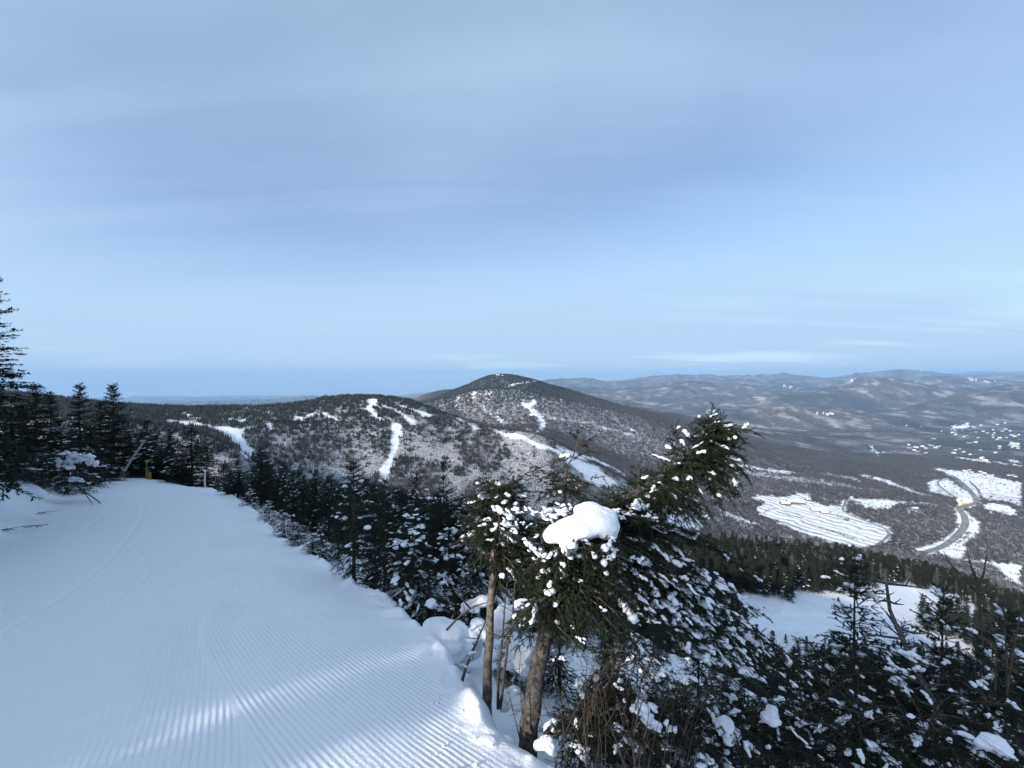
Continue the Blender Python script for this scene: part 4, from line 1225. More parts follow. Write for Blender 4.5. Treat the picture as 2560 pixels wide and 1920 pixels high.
    def build(s, name, label, needle=None, bark=None, dens=950, nl=0.0165, nw=0.0038, origin=(0, 0, 0), group=None, category='tree', **kw):
        o = np.array(origin, float)
        r = bpy.data.objects.new(name, None); COL.objects.link(r); r.location = o; r.empty_display_size = 0.1
        r['label'] = label; r['category'] = category
        if group: r['group'] = group
        if s.P:
            V = needles(s.rng, np.array(s.P) - o, np.array(s.D), np.array(s.L), dens, nl, nw)
            link("crown", mesh_np("crown", V, tri_faces(len(V) // 3), needle or M_NEEDLE_HERO), r)
        s.wood.V = [v - o for v in s.wood.V]
        link("trunk" if s.P else "stems", s.wood.mesh("trunk", bark or M_BARK), r)
        if s.bC:
            V, Fc = blobs(s.rng, np.array(s.bC) - o, np.array(s.bA), np.array(s.bS), ICO2, 0.48, 0.40)
            link("snow_clumps", mesh_np("snow_clumps", V, Fc, M_TSNOW, True), r)
        return r

# the wind-bent spruce with the big snow cap -------------------------------------------------
hp = Plant(11)
base = at(528, 741, 2.80)
zb = gz(base[0], base[1])
trunk = [(base[0] - 0.01, base[1], min(zb, base[2]) - 0.25), base, at(533, 705, 2.82), at(539, 671, 2.85), at(546, 632, 2.9), at(552, 600, 2.95), at(564, 562, 3.03), at(584, 530, 3.1)]
hp.stem(trunk, 0.070, 0.040, 10)
leader = [at(584, 530, 3.1), at(612, 510, 3.15), at(645, 489, 3.22), at(680, 463, 3.32), at(705, 442, 3.4), at(716, 428, 3.42)]
LP = hp.stem(leader, 0.045, 0.008, 8)
# fox tail of the leader
for i in range(84):
    t = (i + 0.5) / 84; p = np.array([np.interp(t * (len(LP) - 1), np.arange(len(LP)), LP[:, c]) for c in range(3)])
    tg = unit(LP[min(int(t * (len(LP) - 1)) + 1, len(LP) - 1)] - LP[int(t * (len(LP) - 1))])
    a = hp.rng.uniform(0, 2 * math.pi)
    rad = np.array([math.sin(a) * 0.55, math.cos(a) * 0.8, -math.cos(a * 1.0) * 0.35])
    down = hp.rng.random() < 0.62
    d = tg * hp.rng.uniform(0.5, 0.9) + rad * 0.7 + (np.array([0.35, 0, -0.75]) if down else np.array([-0.15, 0, 0.50]))
    l = (0.44 - 0.16 * t) * hp.rng.uniform(0.5, 1.05) * (1.0 if down else 0.62)
    hp.bough(p, p + unit(d) * l, sag=0.03 if down else -0.01, r=0.006, side=0.13, step=0.045, snow=0.015, bare_to=0.05, depth=1)
for (ex, ey) in ((707, 419), (731, 428), (693, 424), (676, 428), (735, 440), (742, 470), (741, 496), (722, 506), (704, 518), (688, 512), (668, 517), (640, 520)):
    q = LP[int(np.argmin(np.abs((LP[:, 0] / LP[:, 1] * F + 512) - (ex - (6 if ey < 450 else 38)))))]
    hp.bough(q, at(ex, ey, q[1] + hp.rng.uniform(-0.1, 0.12)), sag=0.03, r=0.005, side=0.10, step=0.04, snow=0.16, bare_to=0.05, depth=1, heavy=0.06)
for k in range(44):
    t = hp.rng.uniform(0.05, 0.85); j = int(t * (len(LP) - 1)); p = LP[j]
    px0 = p[0] / p[1] * F + 512; py0 = HOR - F * p[2] / p[1]
    ex = px0 + hp.rng.uniform(8, 62); ey = py0 + hp.rng.uniform(18, 58) * (1.0 if t < 0.7 else 0.8)
    hp.bough(p, at(min(ex, 748), min(ey, 522), p[1] + hp.rng.uniform(-0.22, 0.25)), sag=0.05, r=0.006, side=0.13, step=0.045, snow=0.03, bare_to=0.05, depth=1, heavy=0.03)
# limbs of the lower crown: (start index on the trunk) -> end
def tr_at(py):
    T = np.array(trunk); rows = HOR - F * T[:, 2] / T[:, 1]
    o = np.argsort(rows); return np.array([np.interp(py, rows[o], T[o, c]) for c in range(3)])
LOW = [(545,640,556,2.9,0),(540,690,583,3.0,0),(538,745,600,3.25,.25),(545,772,628,3.25,.35),(560,806,676,3.3,.3),(575,800,700,3.1,.2),(585,768,696,2.85,.2),(590,725,684,2.7,.3),(600,694,690,2.6,.1),
       (600,655,665,2.6,.1),(590,622,640,2.62,0),(590,600,628,2.62,0),(575,578,608,2.7,0),(560,700,632,2.9,.45),(552,736,655,3.05,.55),(550,665,618,2.9,.15),(532,722,560,3.6,.1),(535,762,590,3.7,.2),(530,682,545,3.4,0),
       (548,612,575,2.72,0),(555,640,598,2.75,0.1),(570,690,655,2.75,.25),(560,720,620,3.1,.4),(565,750,650,3.2,.5),(570,775,668,3.2,.5),(580,740,672,2.95,.5),(585,705,668,2.8,.25),(595,670,700,2.5,0),
       (560,526,560,3.05,0),(555,520,588,2.95,0),(570,528,615,2.92,0),(575,536,632,2.9,0),(585,548,648,2.85,0),(540,534,530,3.1,0),(560,560,590,2.7,0),(580,566,630,2.7,0),(545,575,540,2.72,0),
       (535,655,540,3.2,0),(530,630,528,3.15,0),(528,600,512,3.2,0),(540,528,548,2.9,0.1),(550,600,560,2.65,0),(565,630,590,2.6,0),(575,652,625,2.6,.05),(590,640,650,2.6,0.05),
       (540,700,560,3.5,.1),(545,660,575,3.3,.1),(555,745,622,3.5,.3),(575,812,688,3.4,.2),(560,785,650,3.5,.2),(548,675,596,3.0,.2),(552,700,606,3.1,.3),(560,735,632,2.95,.5),(572,757,664,3.0,.5),(578,715,650,2.85,.5)]
for (sy, ex, ey, ed, hv) in LOW:
    A_ = tr_at(sy); B_ = at(ex + hp.rng.normal() * 5, ey + hp.rng.normal() * 5, ed)
    hp.bough(A_, B_, sag=0.05 + 0.08 * np.linalg.norm(B_ - A_), r=0.010, side=0.21, step=0.05, snow=0.008 + hv * 0.24, bare_to=0.12, depth=1, heavy=hv)
for k in range(46):
    A_ = tr_at(hp.rng.uniform(535, 625)); a = hp.rng.uniform(0, 6.283); l = hp.rng.uniform(0.2, 0.42)
    hp.bough(A_, A_ + np.array([math.cos(a) * l, math.sin(a) * l, hp.rng.uniform(-0.22, 0.06)]), sag=0.03, r=0.007, side=0.16, step=0.05, snow=0.03, bare_to=0.1, depth=1)
for (cx_, cy_, cd_, cr_) in ((640,508,3.0,.055),(648,517,3.0,.035),(554,512,2.95,.06),(545,517,2.95,.03),(566,508,2.97,.04),(606,555,2.8,.03),(645,612,2.8,.045),(634,604,2.85,.04),(648,718,2.45,.075),(655,728,2.45,.05),
        (700,580,3.2,.055),(714,585,3.2,.07),(728,592,3.2,.06),(742,598,3.25,.045),(640,560,2.8,.035),(660,604,2.85,.04),(652,622,2.75,.03),(680,641,2.85,.04),(695,650,2.85,.06),(708,656,2.85,.06),(722,664,2.9,.05),
        (700,636,2.9,.05),(716,644,2.95,.05),(735,660,3.0,.05),(748,672,3.0,.05),(760,680,3.05,.04),(735,640,3.1,.04),(686,628,2.9,.04),(665,668,2.6,.04),(690,680,2.6,.045),(530,545,2.9,.05),(538,552,2.85,.04),(580,640,2.6,.02),(560,660,2.6,.02),(620,690,2.5,.02)):
    hp.clump(at(cx_, cy_, cd_), cr_, 5)
hero = hp.build("bent_spruce", 'big wind-bent spruce in front with its crown leaning right under a snow cap', origin=(base[0], base[1], zb), bark=M_BARK_GREY)
print("HERO segs", len(hp.P))

def snow_mass(name, label, lobes, sub=4, seed=1, category='snow lump', lump=0.20, group=None, mud=0.0):
    """thick settled snow: soft lobes fused by a voxel remesh"""
    rng = np.random.default_rng(seed)
    bm = bmesh.new()
    org = np.array(lobes[0][0], float)
    for c, (a, b, h), rz in lobes:
        s_ = bmesh.ops.create_icosphere(bm, subdivisions=3, radius=1.0)
        M = Matrix.Translation(Vector(np.array(c) - org)) @ Matrix.Rotation(rz, 4, 'Z') @ Matrix.Diagonal((a, b, h, 1))
        bmesh.ops.transform(bm, matrix=M, verts=s_['verts'])
    me = bpy.data.meshes.new(name); bm.to_mesh(me); bm.free()
    o = bpy.data.objects.new(name, me); COL.objects.link(o)
    size = max(max(l[1]) for l in lobes)
    rm = o.modifiers.new("fuse", 'REMESH'); rm.mode = 'VOXEL'; rm.voxel_size = size / 16.0
    dg = bpy.context.evaluated_depsgraph_get()
    me2 = bpy.data.meshes.new_from_object(o.evaluated_get(dg))
    o.modifiers.clear(); o.data = me2
    n = len(me2.vertices); co = np.zeros(n * 3, np.float32); me2.vertices.foreach_get('co', co); co = co.reshape(-1, 3)
    no = np.zeros(n * 3, np.float32); me2.vertex_normals.foreach_get('vector', no); no = no.reshape(-1, 3)
    # relax, then large soft dents and some fine unevenness
    co2 = co + no * (size * lump * n3(co / size * 1.4 + seed * 7.3, seed)[:, None] + size * 0.05 * n3(co / size * 6 + seed, seed + 3)[:, None])
    me2.vertices.foreach_set('co', co2.ravel())
    for _ in range(3):
        bm = bmesh.new(); bm.from_mesh(me2); bmesh.ops.smooth_vert(bm, verts=bm.verts, factor=0.5, use_axis_x=True, use_axis_y=True, use_axis_z=True); bmesh.ops.smooth_vert(bm, verts=bm.verts, factor=0.5, use_axis_x=True, use_axis_y=True, use_axis_z=True); bm.to_mesh(me2); bm.free()
    me2.polygons.foreach_set('use_smooth', np.ones(len(me2.polygons), bool))
    me2.materials.clear(); me2.materials.append(M_TSNOW)
    o.location = org; o['label'] = label; o['category'] = category
    if group: o['group'] = group
    return o
snow_mass("snow_mound", 'large smooth white snow cap resting on the bent spruce in front',
    [(at(579, 528, 2.86), (0.175, 0.16, 0.070), 0.1), (at(562, 533, 2.82), (0.12, 0.12, 0.065), 0.3), (at(601, 523, 2.88), (0.13, 0.15, 0.095), -0.2), (at(606, 533, 2.82), (0.085, 0.09, 0.05), 0), (at(552, 537, 2.80), (0.06, 0.08, 0.04), 0),
     (at(572, 545, 2.74), (0.05, 0.06, 0.05), 0), (at(589, 512, 2.95), (0.10, 0.10, 0.06), 0), (at(615, 540, 2.79), (0.022, 0.03, 0.03), 0)], seed=4, category='snow cap', lump=0.13)

# dry twigs that poke out through and in front of the cap
tw = Plant(14)
for pts_ in ([(568,566,2.70),(569,556,2.64),(576,549,2.61),(586,548,2.61),(594,556,2.64)], [(610,560,2.75),(618,545,2.7),(622,530,2.72)], [(545,552,2.8),(541,538,2.76),(545,528,2.76)], [(594,556,2.64),(602,550,2.66),(610,553,2.66)]):
    tw.wood.add(*tube([at(*q_) for q_ in pts_], np.linspace(0.0035, 0.0015, len(pts_)), 5))
for k in range(16):
    a_ = at(tw.rng.uniform(545, 618), tw.rng.uniform(540, 556), 2.74); tw.bough(a_, a_ + np.array([tw.rng.uniform(-0.08, 0.14), -0.10, tw.rng.uniform(-0.12, 0.03)]), sag=0.01, r=0.003, side=0.07, step=0.04, snow=0.1, bare_to=0.0, depth=0)
tw.build("spruce_sprig", 'small sprigs and a dry curled twig poking out in front of the large snow cap', origin=at(566, 562, 2.70), category='twig')

# second leader behind: thin stem with a fan of needles and a tuft
sp = Plant(12)
q0 = at(562, 560, 3.3)
sp.stem([at(548, 640, 3.2), q0, at(563, 515, 3.25), at(566, 488, 3.22), at(567, 465, 3.2)], 0.012, 0.006, 6)
sp.stem([at(567, 468, 3.2), at(574, 455, 3.22), at(578, 440, 3.25), at(577, 432, 3.25)], 0.006, 0.003, 5)
for k in range(13):
    a = 2 * math.pi * k / 13
    p = at(566 + sp.rng.uniform(-2, 2), 470 + sp.rng.uniform(0, 22), 3.21)
    sp.bough(p, p + np.array([math.cos(a) * 0.19, math.sin(a) * 0.17, -0.05 + sp.rng.uniform(-0.07, 0.05)]), sag=0.02, r=0.004, side=0.09, step=0.045, snow=0.03, bare_to=0.1, depth=0)
for (a_, b_) in (((578, 448), (590, 440)), ((577, 440), (572, 434)), ((578, 445), (586, 447)), ((577, 436), (580, 428)), ((570, 462), (590, 452)), ((573, 458), (556, 462)), ((566, 480), (528, 466)), ((566, 492), (534, 478)), ((565, 498), (520, 492)), ((565, 500), (596, 478)), ((564, 510), (600, 500))):
    sp.bough(at(*a_, 3.24), at(*b_, 3.24), sag=0.01, r=0.003, side=0.05, step=0.035, snow=0.02, bare_to=0.2, depth=0)
for k in range(16):
    p = at(563 + sp.rng.uniform(-1, 1), sp.rng.uniform(505, 560), 3.25)
    a = sp.rng.uniform(0, 6.28); sp.bough(p, p + np.array([math.cos(a) * 0.25, math.sin(a) * 0.22, -0.03]), sag=0.02, r=0.004, side=0.10, step=0.05, snow=0.05, bare_to=0.2, depth=1)
sp.build("slender_spruce", 'slender spruce leader with a lone needle tuft standing behind the snow cap', origin=at(548, 640, 3.2))

# thin pale trunk with a green crown ---------------------------------------------------------
tp_ = Plant(13)
b2 = at(486, 700, 3.15)
TT = [(b2[0], b2[1], b2[2] - 0.25), b2, at(488, 660, 3.17), at(490, 610, 3.2), at(493, 560, 3.22), at(495, 530, 3.24), at(497, 505, 3.25)]
tp_.stem(TT, 0.043, 0.018, 10)
tp_.stem([at(497, 505, 3.25), at(500, 492, 3.25), at(506, 478, 3.26)], 0.010, 0.004, 5)
for k in range(70):
    py_ = tp_.rng.uniform(486, 560); p = at(495.5, py_, 3.23); a = tp_.rng.uniform(0, 6.28); l = 0.30 * (0.55 + 0.45 * min(1, (py_ - 480) / 40)) * tp_.rng.uniform(0.6, 1.05)
    tp_.bough(p, p + np.array([math.cos(a) * l, math.sin(a) * l, tp_.rng.uniform(-0.12, 0.08)]), sag=0.02, r=0.005, side=0.13, step=0.05, snow=0.04, bare_to=0.12, depth=1)
for (a_, b_) in (((500, 495), (516, 484)), ((502, 490), (540, 468)), ((505, 485), (520, 478)), ((500, 492), (486, 486)), ((506, 480), (508, 470))):
    tp_.bough(at(*a_, 3.25), at(*b_, 3.25), sag=0.01, r=0.003, side=0.05, step=0.04, snow=0.0, bare_to=0.15, depth=0)
for (cx_, cy_, cr_) in ((502,513,.045),(511,517,.04),(506,524,.04),(498,529,.03),(517,511,.035),(513,530,.03),(487,520,.02),(490,540,.018),(520,524,.025),(500,545,.02),(532,513,.03)):
    tp_.clump(at(cx_, cy_, 3.02), cr_, 4)
tp_.build("slim_spruce", 'slim spruce with a pale peeling trunk and small green crown left of the bent one', bark=M_BARK_PALE, origin=b2)

# bare stems beside it
def bare_shrub(name, label, seed, stems, r=0.010, m=None, category='bare shrub', nt=5, tl=0.16, up=0.6, group=None, clumps=()):
    P = Plant(seed)
    for st in stems:
        Q = P.stem([at(*q) for q in st], r, r * 0.25, 6)
        for k in range(nt):
            j = int(P.rng.integers(len(Q) // 4, len(Q))); a = P.rng.uniform(0, 6.28); l = tl * P.rng.uniform(0.4, 1.2)
            d = np.array([math.cos(a), math.sin(a) * 0.7, P.rng.uniform(-0.2, 1) * up]) * l
            mid = Q[j] + d * 0.5 + P.rng.normal(size=3) * 0.012
            P.wood.add(*tube([Q[j], mid, Q[j] + d], [r * 0.28, r * 0.2, r * 0.08], 4))
            d2 = np.array([d[0] * 0.2 - d[1] * 0.4, d[1] * 0.3 + d[0] * 0.3, 0.4 * l]) * 0.8
            P.wood.add(*tube([mid, mid + d2], [r * 0.16, r * 0.06], 3))
    for c in clumps: P.clump(at(*c[:3]), c[3], 5)
    return P.build(name, label, bark=m or M_TWIG, origin=at(*stems[0][0]), category=category, group=group)
bare_shrub("bare_sapling", 'forked bare sapling with two thin dark stems between the two front trunks', 21,
    [[(498,712,3.1),(497,680,3.1),(503,640,3.15),(505,600,3.18),(508,575,3.2)], [(500,712,3.05),(504,672,3.1),(510,640,3.12),(514,600,3.15),(517,560,3.2)]], r=0.014, m=M_BARK, nt=14, tl=0.14)
bare_shrub("bare_sapling", 'thin whip-like sapling beside the foot of the bent trunk', 22, [[(528,760,2.7),(522,720,2.7),(519,680,2.75),(521,655,2.8)], [(524,760,2.7),(513,715,2.75),(509,695,2.8)]], r=0.006, m=M_TWIG, nt=8, tl=0.1)
bare_shrub("dead_branch", 'bare grey branch leaning up from the gully left of the pale trunk', 23, [[(446,632,4.0),(462,615,4.0),(478,606,3.9),(492,603,3.8)], [(470,610,3.95),(460,598,3.9),(452,588,3.9)]], r=0.012, m=M_TWIG, nt=8, tl=0.14, category='branch')
bare_shrub("dead_branch", 'snow-dusted stick angled from the snow gully to the pale trunk', 24, [[(458,692,3.3),(468,664,3.3),(478,640,3.35),(486,622,3.4)]], r=0.016, m=M_TWIG, nt=7, tl=0.12, category='branch', clumps=[(466,668,3.28,.025),(472,655,3.28,.022)])
rg = np.random.default_rng(77)
for k, (x0, y0, lab) in enumerate([(575, 762, 'tangle of bare brown twigs right of the foot of the bent trunk'), (622, 765, 'tangle of bare brown twigs in the dark hollow under the bent spruce'), (665, 768, 'dry brown twigs below the round snow clump'), (610, 720, 'grey twig tangle in the shade under the spruce boughs')]):
    st = []
    for j in range(13):
        sx = x0 + rg.uniform(-26, 26); dep = rg.uniform(2.3, 2.8); bend = rg.uniform(-40, 48)
        st.append([(sx, y0 + 20, dep), (sx + bend * 0.25, y0 - 14, dep), (sx + bend * 0.7, y0 - 42 - rg.uniform(0, 20), dep + 0.05), (sx + bend * 1.3, y0 - 60 - rg.uniform(0, 34), dep + 0.1)])
    bare_shrub("bare_shrub", lab, 30 + k, st, r=0.0042, m=M_TWIG, nt=6, tl=0.11, group='bare shrubs in the hollow')
bare_shrub("bare_shrub", 'pale yellow-barked twigs sprouting at the bottom under the bent spruce', 41, [[(640,800,2.1),(636,768,2.1),(634,740,2.12),(640,712,2.2)],[(642,800,2.1),(640,760,2.12),(648,735,2.15),(650,718,2.2)],[(636,800,2.1),(622,762,2.12),(612,730,2.2)]], r=0.006, m=M_BARK_PALE, nt=5, tl=0.08)

# dead leaning trunk and saplings on the right ---------------------------------------------
bare_shrub("dead_spruce", 'dead leaning grey trunk with stubby branches and snow lodged halfway up', 50,
    [[(985,800,3.5),(968,755,3.55),(940,710,3.7),(922,678,3.9),(905,640,4.1),(893,612,4.3),(889,585,4.4)]], r=0.048, m=M_BARK_GREY, nt=26, tl=0.34, up=0.25, category='dead tree',
    clumps=[(908,655,3.9,.06),(916,660,3.88,.055),(921,671,3.85,.05),(901,669,3.85,.045),(892,671,3.85,.04)])
bare_shrub("bare_sapling", 'tall bare forked sapling rising above the clearing at the right', 51,
    [[(1000,790,4.6),(990,690,4.7),(987,640,4.75),(981,596,4.8),(978,572,4.82)], [(981,596,4.8),(987,572,4.82),(990,552,4.84),(989,540,4.85)], [(981,594,4.8),(965,578,4.8),(953,566,4.82),(946,552,4.84)], [(979,580,4.82),(972,562,4.82),(969,548,4.84)]], r=0.013, m=M_BARK, nt=4, tl=0.2)
bare_shrub("bare_sapling", 'bare crooked sapling at the right picture border', 52, [[(1016,800,4.0),(1012,700,4.1),(1010,640,4.2),(1006,600,4.3)], [(1012,690,4.1),(1020,640,4.2),(1026,600,4.3)], [(1004,790,3.7),(1000,720,3.8),(1001,650,3.9)]], r=0.014, m=M_BARK, nt=8, tl=0.25)
NR = [(857,550,5.2,0,0.95,'spruce with a broad dark crown in front of the blue shaded clearing'),
 (946,580,5.0,0,0.85,'wind-swept dark spruce with arms reaching over the right end of the clearing'),
 (905,624,5.6,2,0.75,'dark spruce behind the dead leaning trunk'),
 (1015,602,5.2,0,1.0,'black spruce mass at the right picture border'),
 (985,640,4.4,0,0.55,'snowy spruce in the shade under the forked sapling'),
 (820,646,5.2,0,0.55,'snow-hung spruce below the left end of the clearing'),
 (770,672,4.2,3,0.5,'snow-hung low spruce right under the drooping white boughs'),
 (735,690,3.7,3,0.45,'dark low spruce in the bottom hollow with round snow balls'),
 (830,700,4.0,3,0.5,'shaded spruce with blue-white snow between the hollow and the leaning trunk'),
 (880,690,4.0,3,0.5,'shaded spruce directly left of the leaning trunk foot'),
 (950,700,3.7,3,0.5,'shaded spruce right of the leaning trunk foot'),
 (1010,690,3.6,3,0.5,'black spruce boughs in the bottom right corner'),
 (790,720,3.3,3,0.42,'bottom spruce skirt with snow lumps, lowest at the middle right'),
 (860,735,3.2,2,0.42,'lowest spruce boughs at the bottom edge left of the dead trunk'),
 (915,730,3.2,3,0.42,'lowest spruce boughs at the bottom edge around the dead trunk foot'),
 (560,610,4.3,2,0.6,'dark low spruce directly behind the bent trunk'),
 (610,640,3.9,2,0.62,'dark spruce brush in the hollow behind the twig tangle'),
 (660,668,3.7,0,0.6,'dark spruce brush under the drooping boughs of the bent spruce'),
 (585,690,3.4,2,0.42,'dark low sprig of spruce just right of the bent trunk foot'),
 (635,700,3.2,2,0.42,'dark low spruce sprig behind the pale yellow-barked twigs'),
 (700,640,4.6,0,0.7,'dark spruce below the boughs with the white streaks'),
 (690,712,3.3,1,0.36,'low spruce sprig beside the bare twigs at the bottom')]
for i, (px, py, d, k, rs_, lab) in enumerate(NR):
    named_tree(px, py, d, PT_NEAR, k, rs_, lab, rz=i * 2.7 + 0.4, group='spruces in the steep shade on the right')

# snow mounds in the gully and between the shrubs --------------------------------------------
def mound(px, py, d, r, lab, seed, n=6, flat=0.7):
    rg = np.random.default_rng(seed); c = at(px, py, d); lob = [(c, (r * 0.85, r * 0.7, r * flat * 0.8), rg.uniform(0, 3))]
    for i in range(n):
        a = rg.uniform(0, 6.28); rr_ = r * rg.uniform(0.22, 0.6)
        lob.append((c + np.array([math.cos(a) * r * 0.65, math.sin(a) * r * 0.65, rg.uniform(-0.7, 0.1) * r]), (rr_ * 1.2, rr_, rr_ * 0.8), a))
    return snow_mass("snow_mound", lab, lob, seed=seed, category='snow mound')
MO = [(430,604,4.7,.07,'small snow-covered stump on the lip of the trail by the drooping spruce'),
 (452,640,4.2,.24,'smooth rounded snow mound at the trail edge left of the gully'),
 (478,628,4.3,.12,'snow mound behind the smooth rounded one in the gully'),
 (506,620,3.9,.17,'bright snow pillow just right of the pale trunk'),
 (482,603,4.4,.10,'snow pillow on the bush behind the pale trunk'),
 (522,612,4.3,.16,'snow pillow between the thin stems and the bent trunk, upper'),
 (522,656,3.6,.14,'snow pillow between the thin stems and the bent trunk, middle'),
 (512,700,3.2,.10,'snow pillow at the foot of the thin stems'),
 (468,607,4.6,.08,'small snow pillow under the frosted low bush'),
 (548,748,2.6,.07,'snow lump against the foot of the bent trunk'),
 (727,730,2.9,0.088,'large round snow ball low in the dark hollow'),
 (775,716,3.1,0.068,'smaller round snow ball right of the large one'),
 (1000,748,3.0,0.096,'shaded blue snow patch in the bottom right corner')]
for i, (px, py, d, r, lab) in enumerate(MO): mound(px, py, d, r, lab, 60 + i)

# dense low boughs that fill the hollow and the steep side under the big spruce
LOWB = [(583,742,2.75,'low dark boughs right of the bent trunk foot, closest to the camera'),(640,738,2.85,'tangle of low dark boughs under the middle of the bent spruce'),(695,728,3.1,'low dark boughs left of the large round snow ball'),(752,735,3.2,'low dark boughs between the two round snow balls'),
        (805,728,3.4,'low dark boughs right of the smaller round snow ball'),(862,738,3.3,'low dark boughs at the bottom edge left of the dead trunk foot'),(935,742,3.3,'low dark boughs wrapping the foot of the dead trunk'),(992,722,3.5,'low dark boughs in the bottom right corner'),(615,690,3.1,'dark boughs hanging in the hollow behind the bent trunk'),(835,690,3.9,'dark boughs on the shaded side below the broad dark crown')]
for k, (px_, py_, d_, lab_) in enumerate(LOWB):
    B_ = Plant(200 + k); c_ = at(px_, py_, d_)
    B_.stem([c_ + [0, 0.1, -0.35], c_ + [0.02, 0.05, 0.0], c_ + [0.05, 0, 0.2]], 0.02, 0.006, 6)
    for j in range(24):
        a = B_.rng.uniform(0, 6.283); l = B_.rng.uniform(0.22, 0.46) * d_ / 3.0
        p_ = c_ + [0, 0, B_.rng.uniform(-0.22, 0.18)]
        B_.bough(p_, p_ + np.array([math.cos(a) * l + 0.08, math.sin(a) * l, B_.rng.uniform(-0.22, 0.10)]), sag=0.05, r=0.006, side=0.17, step=0.06, snow=0.03, bare_to=0.2, depth=1, heavy=0.05 if k > 1 else 0.02)
    for j in range(14):
        a = B_.rng.uniform(0, 6.283); l = B_.rng.uniform(0.2, 0.5); p_ = c_ + B_.rng.normal(size=3) * 0.12
        v_ = np.array([math.cos(a) * l, math.sin(a) * l, B_.rng.uniform(-0.1, 0.35)])
        B_.wood.add(*tube([p_, p_ + v_ * 0.5 + B_.rng.normal(size=3) * 0.03, p_ + v_], [0.004, 0.003, 0.001], 4))
    for j in range(3): B_.clump(c_ + [B_.rng.normal() * 0.2, -0.05 + B_.rng.normal() * 0.12, B_.rng.uniform(-0.05, 0.12)], B_.rng.uniform(0.035, 0.065), 4)
    B_.build("low_spruce", lab_, needle=M_NEEDLE, dens=620, nw=0.0045, origin=tuple(c_), group='low spruces in the hollow')

# toppled bush on the left bank
tb = Plant(70)
c0 = at(74, 470, 14.0)
zc_ = gz(c0[0], c0[1])
for k in range(34):
    a = tb.rng.uniform(0, 6.28); l = tb.rng.uniform(0.4, 1.0)
    tb.bough(c0 + [0, 0, tb.rng.uniform(-0.3, 0.5)], c0 + np.array([math.cos(a) * l, math.sin(a) * l, tb.rng.uniform(-0.75, 0.65)]), sag=0.1, r=0.012, side=0.35, step=0.12, snow=0.15, depth=0)
for (a_, b_) in (((78,478),(36,482)),((80,482),(60,497)),((82,484),(110,478)),((84,480),(116,470)),((76,486),(92,506)),((80,490),(112,515)),((70,480),(50,492))):
    tb.wood.add(*tube([at(*a_, 13.9), (at(*a_, 13.9) + at(*b_, 13.0)) / 2 + [0, 0, 0.04], at(*b_, 13.0)], [0.022, 0.016, 0.006], 5))
for (x_, y_, r_) in ((70,458,.30),(80,456,.28),(62,463,.2),(90,462,.2),(76,480,.18)): tb.clump(at(x_, y_, 13.6), r_, 5)
tb.build("toppled_spruce", 'toppled spruce bush with a snow cap and broken brown branches on the left bank', dens=120, nl=0.045, nw=0.014, needle=M_NEEDLE, origin=(c0[0], c0[1], zc_))

# twigs scattered on the left snow
for k, (x_, y_) in enumerate([(40, 515), (28, 500), (33, 528), (5, 533)]):
    d_ = 1.65 / ((y_ - HOR) / F - SL); c_ = at(x_, y_, d_); c_[2] = gz(c_[0], c_[1]) + 0.02
    A_ = Acc(); rg = np.random.default_rng(90 + k)
    for j in range(5):
        v = rg.normal(size=3) * [0.16, 0.16, 0.02]; A_.add(*tube([-v * 0.5 + [0, 0, .01], v * 0.1 + [0, 0, .02], v], [0.006, 0.006, 0.003], 4))
    link("fallen_twig", A_.mesh("fallen_twig", M_TWIG), loc=tuple(c_), category='twig', group='twigs on the left snow',
         label=['dark fallen twig on the snow left of the long ski track', 'small fallen twig on the snow bank below the low left boughs', 'fallen twig nearest the long ski track', 'fallen twig on the snow close to the left border'][k])

# crumbs of snow thrown from the cut edge
cA = Acc(); rg = np.random.default_rng(6)
for k in range(26):
    px_ = rg.uniform(430, 545); py_ = rg.uniform(650, 766); d_ = 1.65 / ((py_ - HOR) / F - SL); x_ = (px_ - 512) / F * d_
    e_ = float(edge_dist(np.array([x_]), np.array([d_]))[0])
    if e_ > -0.02 or e_ < -0.7: continue
    r_ = rg.uniform(0.005, 0.013) * (1.6 if rg.random() < 0.2 else 1)
    V_, F_ = blobs(rg, np.zeros((1, 3)), np.array([[1.0, 0.2, 0.1]]), np.array([[r_ * 1.2, r_]]), ICO2, 0.6, 0.3)
    link("snow_crumb", mesh_np("snow_crumb", V_, F_, M_TSNOW, True), loc=(x_, d_, gz(x_, d_) + r_ * 0.3), category='snow crumb', label='small crumb of snow lying on the combed surface by the cut edge', group='snow crumbs by the edge')

# white post, leaning pole, hydrant -----------------------------------------------------------
M_POST = simple_mat("weathered_white_post", (0.45, 0.46, 0.45), (0.72, 0.73, 0.72), 9, 0.7)
M_POLE = simple_mat("grey_pole", (0.30, 0.32, 0.31), (0.50, 0.53, 0.51), 6, 0.7)
M_YEL = simple_mat("yellow_padding", (0.20, 0.10, 0.02), (0.34, 0.20, 0.04), 5, 0.6)
M_GRN = simple_mat("faded_green_paint", (0.16, 0.30, 0.12), (0.30, 0.46, 0.18), 5, 0.6)
pc = at(204, 487, 20.0)
pr = bpy.data.objects.new("marker_post", None); COL.objects.link(pr); zg_ = gz(pc[0], pc[1]); pr.location = (pc[0], pc[1], zg_)
pr['label'] = 'thin white marker post at the far edge of the trail'; pr['category'] = 'post'
hpost = -(471.5 - HOR) / F * 20 - zg_
V_, F_ = tube([(0, 0, -0.3), (-0.01, 0, hpost * 0.5), (0.01, 0, hpost)], [0.040, 0.038, 0.035], 8); link("shaft", mesh_np("shaft", V_, F_, M_POST, True), pr)
